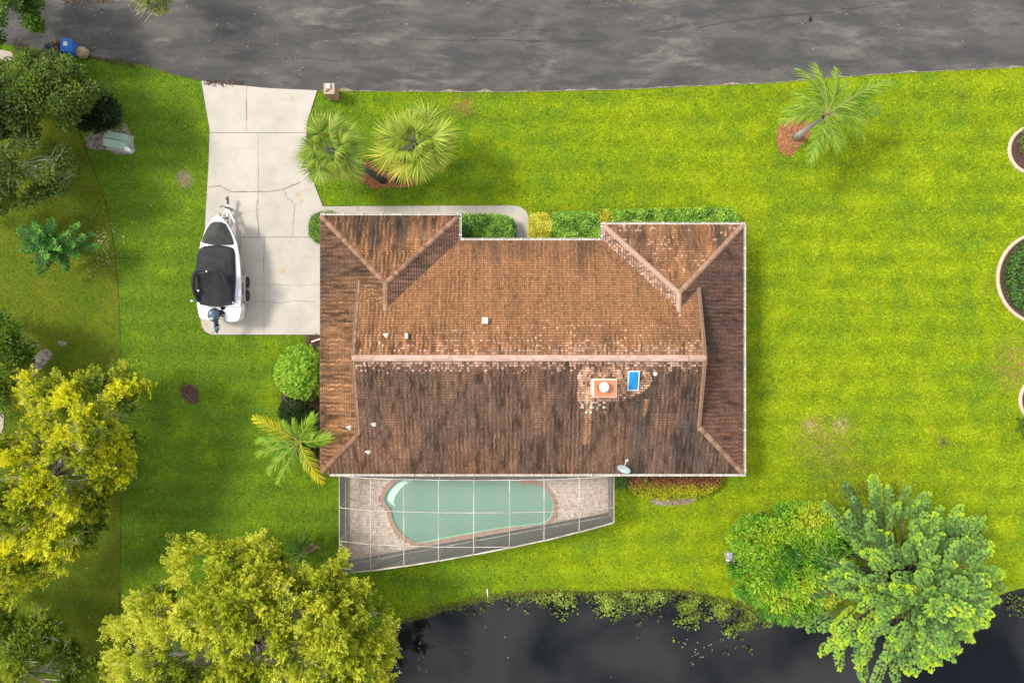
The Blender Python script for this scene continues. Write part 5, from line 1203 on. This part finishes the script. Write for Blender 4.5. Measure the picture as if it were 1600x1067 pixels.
def pinnate_mesh(seed, pal, Lr=2.2, n=34, lf=.62, arch=.9, w=.05, wide=1.0, rach=(.30, .33, .10)):
    r_ = random.Random(seed); Ps, Ds, Ns, Ls, Ws, Ts = [], [], [], [], [], []
    def pt(f): return np.array([Lr*(f-.12*arch*f*f), .10*math.sin(f*2+seed)*f, arch*(.55*f-1.05*f*f)])
    for i in range(n):
        f = .16+.84*i/(n-1); p = pt(f); tn = norm(pt(min(f+.02, 1.02))-pt(f-.02)); sd_ = norm(np.cross(tn, [0, 0, 1.])); ln = lf*(math.sin(math.pi*(.12+.82*f))**.6)
        for s in (-1, 1):
            ang = 1.0-.62*f; Ps.append(p); Ds.append(tn*math.cos(ang)+sd_*s*math.sin(ang)*wide+np.array([r_.uniform(-.14, .14), r_.uniform(-.14, .14), r_.uniform(-.35, .45)+.05])); Ns.append((-tn[0]*.3, s*.25, 1)); Ls.append(ln*r_.uniform(.85, 1.1)); Ws.append(w); Ts.append(r_.uniform(.1, .75)+.25*f)
    o = leaves('frond', Ps, Ds, Ns, Ls, Ws, col_rand(pal, np.array(Ts), .12), None, shape='blade', droop=.6); me = o.data; bpy.data.objects.remove(o)
    bm = bmesh.new(); bm.from_mesh(me); lay = bm.loops.layers.float_color['Col']; prev = None
    for k_ in range(13):
        f = k_/12; p = pt(f); w_ = .035*(1-f)+.006; cur = [bm.verts.new((p[0], p[1]-w_, p[2])), bm.verts.new((p[0], p[1]+w_, p[2])), bm.verts.new((p[0], p[1], p[2]+w_*.9))]
        if prev:
            for a, b in ((0, 1), (1, 2), (2, 0)):
                ff = bm.faces.new((prev[a], prev[b], cur[b], cur[a]))
                for l in ff.loops: l[lay] = (*rach, 1)
        prev = cur
    bm.to_mesh(me); bm.free(); me.materials.append(M_leaf); return me
def place_frond(tr, me, loc, az, el, roll, s):
    o = bpy.data.objects.new('frond', me); col.objects.link(o); o.parent = tr; o.matrix_local = Matrix.Translation(loc-Vector(tr.location)) @ aim(az, el, roll) @ Matrix.Scale(s, 4)
gp = [(.05, .12, .012), (.12, .24, .018), (.24, .37, .03), (.38, .46, .06)]
pm = [pinnate_mesh(i, gp, 2.9, 46, .72, 1.15, .034) for i in range(3)]
b = (*U2(1243, 215), 0); q = thing('feather_palm', b, 'feather palm with a bare grey trunk rising from a mulch ring near the road', 'palm tree')
h = Vector((b[0]+.05, b[1]+.05, 4.1)); mb = MB(); mb.tube([(b[0], b[1], -.05), (b[0], b[1], 1.0), (b[0]+.03, b[1]+.02, 2.6), tuple(h)], [.26, .17, .13, .10], 12)
mb.build('trunk', M_palmtrunk, q, smooth=True)
mb = MB(); mb.tube([h-Vector((0, 0, .3)), h+Vector((0, 0, .35))], [.13, .06], 8); mb.build('crownshaft', simple('brown_sheath', (.20, .12, .06), .8), q, smooth=True)
hp = Vector((1283, 184)); rd = random.Random(8)
for i, (tpx, tpy) in enumerate([(1252, 112), (1272, 106), (1310, 128), (1362, 138), (1350, 150), (1358, 172), (1362, 190), (1345, 215), (1318, 228), (1290, 240), (1262, 248), (1250, 252), (1222, 172), (1214, 190), (1235, 150), (1300, 120), (1330, 160), (1262, 132), (1318, 196), (1276, 222), (1240, 172)]):
    az = math.atan2(-(tpy-184), tpx-1283); dist = math.hypot(tpx-1283, tpy-184)/27.3
    place_frond(q, pm[i % 3], h+Vector((0, 0, .1)), az, R(12)+rd.uniform(-.1, .3), rd.uniform(-.6, .6), max(dist/2.5, .8))
ga = [(.06, .15, .01), (.13, .28, .015), (.24, .40, .03), (.38, .48, .04)]; gy = [(.16, .24, .01), (.30, .34, .012), (.48, .42, .01), (.55, .48, .02)]
am = [pinnate_mesh(40+i, ga, 1.75, 34, .46, .62, .030, rach=(.30, .36, .05)) for i in range(2)]+[pinnate_mesh(50, gy, 1.75, 34, .46, .62, .030, rach=(.4, .4, .05))]
b = (*U2(472, 688), 0); q = thing('areca_palm', b, 'bushy palm with yellow tipped fronds touching the west eave of the roof', 'palm')
mb = MB()
for k_ in range(6): a = k_*1.05; mb.tube([(b[0]+.12*math.cos(a), b[1]+.12*math.sin(a), -.02), (b[0]+.25*math.cos(a), b[1]+.25*math.sin(a), 1.6), (b[0]+.3*math.cos(a), b[1]+.3*math.sin(a), 2.4)], [.06, .05, .03], 7)
mb.build('stems', simple('green_cane', (.22, .25, .08), .6), q, smooth=True)
hc = Vector(U(466, 690, 2.4))
for tpx, tpy, yv, z_ in ((413, 648, 1, 2.0), (412, 690, 0, 2.0), (415, 712, 0, 1.9), (446, 748, 0, 1.8), (502, 748, 1, 2.3), (528, 680, 0, 3.3), (496, 638, 0, 3.4), (440, 660, 0, 2.6), (430, 735, 0, 2.0), (480, 730, 0, 2.3), (455, 655, 0, 2.8), (490, 672, 0, 3.6)):
    T = Vector(U(tpx, tpy, z_)); dlt = T-hc; az = math.atan2(dlt.y, dlt.x); L_ = math.hypot(dlt.x, dlt.y)
    place_frond(q, am[2] if yv else am[rd.randrange(2)], hc-Vector((0, 0, .3)), az, R(30)+(z_-2.4)*.35, rd.uniform(-.3, .3), L_/1.52)
# low palm by the enclosure corner
b = (*U2(478, 858), 0); q = thing('young_palm', b, 'small palm with one dry brown frond near the enclosure corner', 'palm')
mb = MB(); mb.tube([(b[0], b[1], -.02), (b[0], b[1], .7)], [.14, .09], 8); mb.build('stem', M_bark, q)
ym = [pinnate_mesh(60+i, [(.02, .07, .01), (.05, .15, .015), (.10, .22, .02), (.18, .30, .03)], 1.5, 24, .36, .55, .05) for i in range(2)]; ydry = pinnate_mesh(70, [(.20, .14, .08), (.36, .26, .16), (.5, .4, .26)], 1.5, 24, .34, .5, .05, rach=(.4, .3, .18))
for i in range(11):
    az = R([100, 140, 175, 60, 85, 20, 45, 210, 250, 300, 120][i]); place_frond(q, ydry if i in (5, 6) else ym[i % 2], Vector((b[0], b[1], .75)), az, R(25)+rd.uniform(-.1, .4), rd.uniform(-.3, .3), rd.uniform(.75, 1.0))

# ------------------------------------------------------------------ hedges and shrubs
def hedge(name, label, poly_px, h, pal, n, L=.09, W=.06, cat='hedge', rough=.05, corefill=(.015, .03, .008), group=None, dom=0.0, colfn=None, mat=None, up=.5):
    q = [U2(px, py, h) for px, py in poly_px]; q = q if area(q) > 0 else q[::-1]; c = (sum(p[0] for p in q)/len(q), sum(p[1] for p in q)/len(q))
    tr = thing(name, (*c, 0), label, cat, group); mb = MB(); qi = offset_poly(q, -.07); mb.prism(qi, 0, h-.10-dom*.5); mb.build('stems', simple('hedge_core', corefill, .95), tr)
    xs = [p[0] for p in q]; ys = [p[1] for p in q]; X = rng.uniform(min(xs)-.05, max(xs)+.05, n*3); Y = rng.uniform(min(ys)-.05, max(ys)+.05, n*3)
    e = distpoly(X, Y, q); k = inpoly(X, Y, q) | ((e < .06) & (rng.random(len(X)) < .4)); X, Y, e = X[k][:n], Y[k][:n], e[k][:n]; m_ = len(X)
    Z = h+rng.uniform(-.09, .03, m_)-np.maximum(.14-e, 0)*.9+np.array([noise.noise(Vector((a*2.2, b_*2.2, 1))) for a, b_ in zip(X, Y)])*rough-dom*np.exp(-e/.35)
    # side leaves
    per = sum(math.dist(q[i], q[(i+1) % len(q)]) for i in range(len(q))); ns = int(per*h*90); SX, SY, SZ, SN = [], [], [], []
    for i in range(len(q)):
        a, b_ = Vector(q[i]), Vector(q[(i+1) % len(q)]); L_ = (b_-a).length; nn = Vector(((b_-a).y, -(b_-a).x)).normalized() if L_ > 0 else Vector((1, 0)); c_ = int(ns*L_/per)
        for _ in range(c_): p = a.lerp(b_, random.random())+nn*random.uniform(-.08, .03); SX.append(p.x); SY.append(p.y); SZ.append(random.uniform(.03, h-.05-dom)); SN.append((nn.x, nn.y, .4))
    P_ = np.concatenate([np.stack([X, Y, Z], 1), np.stack([SX, SY, SZ], 1)]); n_ = len(P_); Nn = np.concatenate([rng.normal(0, .45, (m_, 3))+[0, 0, 1], np.array(SN)+rng.normal(0, .3, (len(SX), 3))])
    D = rng.normal(0, 1, (n_, 3)); D[:, 2] = D[:, 2]*.3+up*.5
    T = np.array([noise.noise(Vector((p[0]*1.6, p[1]*1.6, 5))) for p in P_])*.7+.5+rng.normal(0, .22, n_)
    C = col_rand(pal, np.clip(T, 0, 1), .2)
    if colfn: C = colfn(P_, C, T)
    leaves('foliage', P_, D, Nn, L*rng.uniform(.7, 1.3, n_), W*rng.uniform(.7, 1.3, n_), C, mat or M_glossleaf, tr); return tr
gh = [(.015, .05, .008), (.04, .12, .012), (.09, .21, .02), (.16, .30, .03)]
hedge('hedge', 'clipped dark green hedge boxed in by the curved walkway', [(719, 378), (719, 336), (745, 334.5), (780, 336), (797, 340), (805, 349), (807, 378)], .95, [(.015, .05, .008), (.05, .15, .012), (.14, .30, .02), (.26, .44, .04)], 4400, .12, .08)
hedge('shrub', 'bright yellow clipped shrub beside the end of the walkway', [(828, 378), (827, 345), (830, 335), (845, 333), (857, 334), (864, 345), (862, 360), (864, 378)], .95, [(.20, .22, .01), (.40, .38, .015), (.58, .54, .03), (.62, .60, .12)], 3200, .10, .07, 'shrub')
hedge('hedge', 'light green clipped hedge between the yellow shrub and the right wing', [(862, 378), (863, 333), (900, 331), (941, 330), (941, 378)], 1.0, [(.03, .10, .01), (.10, .25, .018), (.22, .40, .03), (.34, .50, .06)], 4600, .12, .08)
hedge('hedge', 'long narrow clipped hedge along the front of the right wing', [(942, 362), (942, 329), (1000, 327), (1060, 326), (1110, 325), (1140, 325), (1152, 332), (1156, 345), (1155, 362)], 1.0, [(.03, .10, .01), (.11, .26, .018), (.24, .42, .03), (.36, .52, .06)], 6800, .12, .08)
hedge('shrub', 'small yellow leaved shrub between the two front hedges', [(938, 345), (936, 330), (945, 327), (954, 331), (953, 345)], 1.12, [(.22, .24, .01), (.42, .40, .015), (.58, .54, .03)], 700, .1, .07, 'shrub')
hedge('shrub', 'rounded lime green shrub at the front left corner of the house', [(479, 350), (484, 337), (495, 330), (512, 328), (524, 331), (530, 345), (520, 372), (500, 381), (488, 376), (480, 366)], 1.0, [(.06, .14, .01), (.12, .24, .015), (.22, .34, .02)], 3600, .07, .045, 'shrub', .03, dom=.25)
def rosettes(name, label, cx, cy, r_px, z1, pal, n, L=.15, W=.075, cat='shrub', sq=1.0, z0=.4):
    tr = thing(name, (*U2(cx, cy), 0), label, cat); cX, cY, _ = U(cx, cy, z1*.8); Rw = r_px*(CAMH-z1*.8)/F; P_, D_, N_, T_ = [], [], [], []; mb = MB()
    for i in range(n):
        r = math.sqrt((i+.5)/n)*(1+rng.normal(0, .05)); ph = i*2.39996; o_ = Vector((math.cos(ph), math.sin(ph)*sq, 0)); c = Vector((cX, cY, 0))+o_*Rw*r; c.z = z0+(z1-z0)*math.sqrt(max(1-r*r, 0.02))+rng.normal(0, .10)
        if i % 3 == 0: mb.tube([(tr.location.x, tr.location.y, .0), (tr.location.x*.6+c.x*.4, tr.location.y*.6+c.y*.4, c.z*.5), c], [.035, .025, .01], 5, False)
        nr_ = norm(np.array([o_.x*r, o_.y*r, .9-.4*r])); tn = .5+rng.normal(0, .18)
        for k_ in range(13):
            a = k_*2.4; el = .15+.07*k_; h_ = np.array([math.cos(a), math.sin(a), 0])*math.cos(el)+nr_*math.sin(el)*1.1; P_.append(tuple(c+Vector(nr_)*.03*k_*.4)); D_.append(h_); N_.append(nr_+rng.normal(0, .15, 3)); T_.append(tn+.03*k_)
    mb.build('stems', M_bark, tr); k_ = len(P_)
    leaves('foliage', P_, D_, N_, L*rng.uniform(.7, 1.2, k_), W, col_rand(pal, np.clip(T_, 0, 1), .15), M_leaf, tr); return tr
rosettes('round_shrub', 'big round light green shrub against the west wall of the house', 466, 583, 42, 2.7, [(.04, .12, .01), (.16, .33, .02), (.30, .50, .04), (.44, .60, .10)], 420, .17, .085)
rosettes('dark_shrub', 'small dark green shrub in the shade between the round shrub and the palm', 460, 645, 26, 1.5, [(.008, .03, .006), (.02, .06, .01), (.04, .09, .015)], 150, .14, .07)
rosettes('dark_shrub', 'dark leafy shrub tucked under the west eave beside the palm', 490, 690, 22, 1.4, [(.008, .03, .006), (.02, .07, .01), (.05, .12, .015)], 110, .15, .07)
def croton(P, C, T):
    ytop = U2(0, 758)[1]; f = np.clip((P[:, 1]-ytop+rng.normal(0, .18, len(P)))/.35, 0, 1)[:, None]; red = np.array([.20, .075, .045])*rng.uniform(.5, 2.0, (len(P), 1)); return C*(1-f)+red*f
hedge('croton_hedge', 'red brown and yellow croton hedge along the south wall of the house', [(982, 740), (983, 762), (992, 772), (1015, 779), (1050, 781), (1085, 778), (1110, 772), (1126, 760), (1131, 740)], 1.0, [(.2, .24, .012), (.40, .42, .014), (.55, .48, .02)], 5200, .15, .05, 'hedge', .12, (.03, .018, .012), None, .1, croton, M_leaf, 1.2)
rosettes('leafy_plant', 'small green plant beside the right end of the pool enclosure', 972, 752, 11, .7, [(.03, .09, .02), (.08, .18, .04), (.14, .24, .06)], 22, .26, .06, 'plant', z0=.2)
rosettes('leafy_plant', 'small yellow green plant under the gutter left of the croton hedge', 1004, 749, 9, .9, [(.08, .13, .02), (.2, .26, .03), (.34, .36, .06)], 20, .24, .05, 'plant', z0=.2)

# planting beds at the east edge
M_curb = simple('tan_curb', (.47, .37, .27), .8, 0, .12, 6)
specs = [('upper curved', 0), ('middle curved', 1), ('lower curved', 2)]
for i, (a, b_, r) in enumerate(beds):
    lb = ['small round bed edging at the right edge nearest the road', 'largest round tan concrete edging on the right edge around dark green ground cover', 'lowest round tan bed edging at the right edge of the photo'][i]
    bd = thing('bed_edging', (a, b_, 0), lb, 'garden edging', 'round planting beds'); ns_ = int(2*math.pi*r/.55)
    for k_ in range(ns_):
        mb = MB(); vs = []; nseg = 4; t0 = 2*math.pi*k_/ns_; t1 = 2*math.pi*(k_+.975)/ns_
        for j in range(nseg+1):
            t_ = t0+(t1-t0)*j/nseg
            for rr_, z in ((r-.20, 0), (r-.19, .09), (r-.13, .13), (r-.06, .13), (r, .07), (r+.01, 0)): vs.append((a+rr_*math.cos(t_), b_+rr_*math.sin(t_), z))
        mb.add(vs, [(j*6+q_, (j+1)*6+q_, (j+1)*6+q_+1, j*6+q_+1) for j in range(nseg) for q_ in range(5)]+[(0, 1, 2, 3, 4, 5), tuple(nseg*6+q_ for q_ in range(6))[::-1]]); mb.build('curb_block', M_curb, bd)
    ring = [(a+(r-.18)*math.cos(t_*math.pi/18), b_+(r-.18)*math.sin(t_*math.pi/18)) for t_ in range(36)]
    fill_sheet('bed_soil', [ring], .03, M_dm)
def bed_plants(i, label, pal, n, L, W, rin, name='bed_plant', cat='plants', dx=0, dy=0):
    a, b_, r = beds[i]; a += dx; b_ += dy; t_ = rng.uniform(0, 6.28, n); rr_ = (r-rin)*np.sqrt(rng.random(n)); P_ = np.stack([a+rr_*np.cos(t_), b_+rr_*np.sin(t_), rng.uniform(.1, .4, n)+.12*np.sin(rr_*9)], 1)
    D = rng.normal(0, 1, (n, 3)); D[:, 2] = np.abs(D[:, 2])*.5+.1; T = rng.random(n)*.6+.4*(P_[:, 2]/.5)
    tag(leaves(name, P_, D, rng.normal(0, .4, (n, 3))+[0, 0, 1], L*rng.uniform(.6, 1.3, n), W, col_rand(pal, T), M_glossleaf), label, cat, kind='stuff')
bed_plants(0, None, [(.03, .07, .01), (.12, .2, .02), (.25, .30, .04)], 900, .26, .05, .42, 'bed_ground_cover', None, .1, .35)
bed_plants(1, None, [(.01, .035, .008), (.03, .10, .015), (.07, .18, .02), (.12, .26, .03)], 6500, .17, .09, .34, 'bed_ground_cover', None, .05, .06)
bed_plants(2, None, [(.02, .05, .01), (.08, .14, .02), (.2, .2, .04)], 700, .22, .06, .5, 'bed_ground_cover', None)
rosettes('edge_shrub', 'sliver of a dark green shrub at the right edge below the lowest round bed', 1612, 668, 18, .9, [(.02, .06, .01), (.06, .14, .02), (.12, .22, .03)], 60, .2, .06)

# ------------------------------------------------------------------ pond margin
P_, D_, N_, L_, T_ = [], [], [], [], []
def water_clumps(px0, px1, py_lo, py_hi, n, dens, leafL=.11):
    for i in range(n):
        px = rng.uniform(px0, px1); py = py_lo+(py_hi-py_lo)*abs(rng.normal(0, .45)) ; 
        nzv = noise.noise(Vector((px*.03, py*.05, 2)))+.15
        if nzv < rng.uniform(-.35, .45): continue
        c = np.array(U(px, py, -.1)); k = rng.integers(4, dens)
        for j in range(k):
            a = rng.uniform(0, 6.28); P_.append(c+np.array([rng.normal(0, .13), rng.normal(0, .11), rng.uniform(0, .20)])); D_.append((math.cos(a), math.sin(a), rng.uniform(0, .6))); N_.append((rng.normal(0, .3), rng.normal(0, .3), 1)); L_.append(leafL*rng.uniform(.7, 1.5)); T_.append(rng.random()*.5+nzv*.8)
water_clumps(735, 850, 926, 948, 100, 9); water_clumps(845, 950, 926, 962, 130, 9); water_clumps(942, 1090, 924, 970, 330, 12); water_clumps(1060, 1180, 935, 972, 260, 12); water_clumps(1125, 1180, 955, 994, 190, 14); water_clumps(1180, 1240, 955, 975, 140, 12); water_clumps(1570, 1605, 930, 965, 40, 8); water_clumps(670, 760, 945, 955, 60, 8)
n_ = len(P_); leaves('pond_weed', P_, D_, N_, L_, np.array(L_)*.7, col_rand([(.05, .05, .02), (.10, .14, .02), (.22, .30, .03), (.42, .50, .10)], np.clip(T_, 0, 1), .25), M_leaf, kind='stuff', shape='round')
sh = [p for p in shore if -9 < p[0] < 20 and p[1] > -22]
P_ = []; D_ = []
for i in range(9000):
    k = random.randrange(len(sh)-1); a, b_ = sh[k], sh[k+1]; 
    if math.dist(a, b_) > 3: continue
    f = random.random(); P_.append((a[0]*(1-f)+b_[0]*f+random.gauss(0, .08), a[1]*(1-f)+b_[1]*f+random.gauss(-.02, .11), random.uniform(-.12, .03))); t_ = random.uniform(0, 6.28); D_.append((math.cos(t_), math.sin(t_)-.4, random.uniform(.1, .7)))
n_ = len(P_); leaves('bank_grass', P_, D_, rng.normal(0, .4, (n_, 3))+[0, 0, 1], rng.uniform(.10, .26, n_), .035, col_rand([(.07, .06, .02), (.10, .14, .01), (.18, .22, .01), (.30, .28, .04)], rng.random(n_)), M_leaf, kind='stuff', shape='tri')
P_ = []
for c_ in ((1098, 1018, 10, 9, 14), (1048, 1008, 30, 10, 6), (660, 1040, 5, 20, 10), (790, 1000, 120, 40, 10)):
    for _ in range(c_[4]): P_.append(U(c_[0]+random.gauss(0, c_[2]), c_[1]+random.gauss(0, c_[3]), -.15))
n_ = len(P_); leaves('floating_debris', P_, rng.normal(0, 1, (n_, 3))*[1, 1, .05], np.tile([0, 0, 1.], (n_, 1)), rng.uniform(.06, .16, n_), .05, col_rand([(.3, .28, .2), (.4, .42, .2), (.6, .58, .5)], rng.random(n_)), M_leaf, kind='stuff')
mb = MB(); mb.tube([(*U2(761.5, 919), .12), (*U2(762.5, 940), -.10)], .04, 8); tag(mb.build('drain_pipe', M_white), 'short white drain pipe sticking out of the pond bank', 'pipe')
# small slatted box of unknown use by the mango tree
sx_, sy_ = U2(1139, 868); sl2 = thing('garden_fixture', (sx_, sy_, 0), 'small grey slatted box on a white foot beside the pond bank trees', 'fixture')
mb = MB(); mb.box((sx_, sy_+.05, .22), (.30, .40, .12), R(8)); mb.build('box', simple('pale_box', (.45, .48, .52), .5), sl2, bevel=.015)
for k_ in range(5): mb = MB(); mb.box((sx_, sy_-.09+.07*k_, .29), (.26, .035, .02), R(8)); mb.build('slat', simple('slat_grey', (.22, .25, .28), .5), sl2)
mb = MB(); mb.box((sx_+.06, sy_-.23, .12), (.52, .08, .20), R(-3)); mb.build('foot', M_white, sl2)

# ------------------------------------------------------------------ litter
def scatter(name, pts, Lr, pal, mat=M_leaf, z=.05, shape='kite'):
    n = len(pts); a = rng.uniform(0, 6.28, n); P_ = np.array([(*U2(*p), z) for p in pts]); leaves(name, P_, np.stack([np.cos(a), np.sin(a), rng.uniform(-.1, .2, n)], 1), rng.normal(0, .2, (n, 3))+[0, 0, 1], rng.uniform(Lr[0], Lr[1], n), rng.uniform(.03, .07, n), col_rand(pal, rng.random(n)), mat, kind='stuff', shape=shape)
pale = [(.35, .30, .22), (.6, .55, .45), (.75, .72, .66)]
scatter('fallen_petals', [(rng.normal(158, 14), rng.normal(385, 24)) for _ in range(120)]+[(rng.uniform(130, 300), rng.uniform(300, 1000)) for _ in range(60)], (.05, .16), pale)
scatter('fallen_leaves', [(rng.uniform(80, 500), rng.uniform(5, 120)) for _ in range(110)]+[(rng.uniform(400, 1600), rng.uniform(2, 95)) for _ in range(50)], (.03, .10), [(.25, .2, .14), (.45, .4, .3), (.6, .56, .48)], z=.045)
scatter('leaf_litter', [(rng.uniform(318, 380), 129+rng.normal(0, 1.6)+(rng.random()*3)) for _ in range(160)]+[(p, 89+(p-135)*.19+rng.normal(0, 1.2)) for p in rng.uniform(135, 215, 160)]+[(rng.uniform(100, 180), rng.normal(-1, 4)) for _ in range(200)]+[(rng.uniform(20, 45), rng.normal(70, 5)) for _ in range(120)], (.08, .22), [(.04, .025, .015), (.09, .05, .03), (.2, .13, .08)], z=.07)
mb = MB(); cx, cy = U2(1265, 31); mb.tube([(cx-.03, cy-.16, .08), (cx, cy, .12), (cx+.05, cy+.18, .09)], [.05, .10, .05], 8); tag(mb.build('dark_lump', M_dark, smooth=True), 'small black lump lying on the asphalt near the top right', 'litter')  # unidentified dark object, built as a plain lump
scatter('roadside_leaves', [(rng.uniform(900, 1000), rng.normal(-3, 4)) for _ in range(160)], (.05, .15), [(.2, .17, .08), (.4, .36, .2)], z=.05)
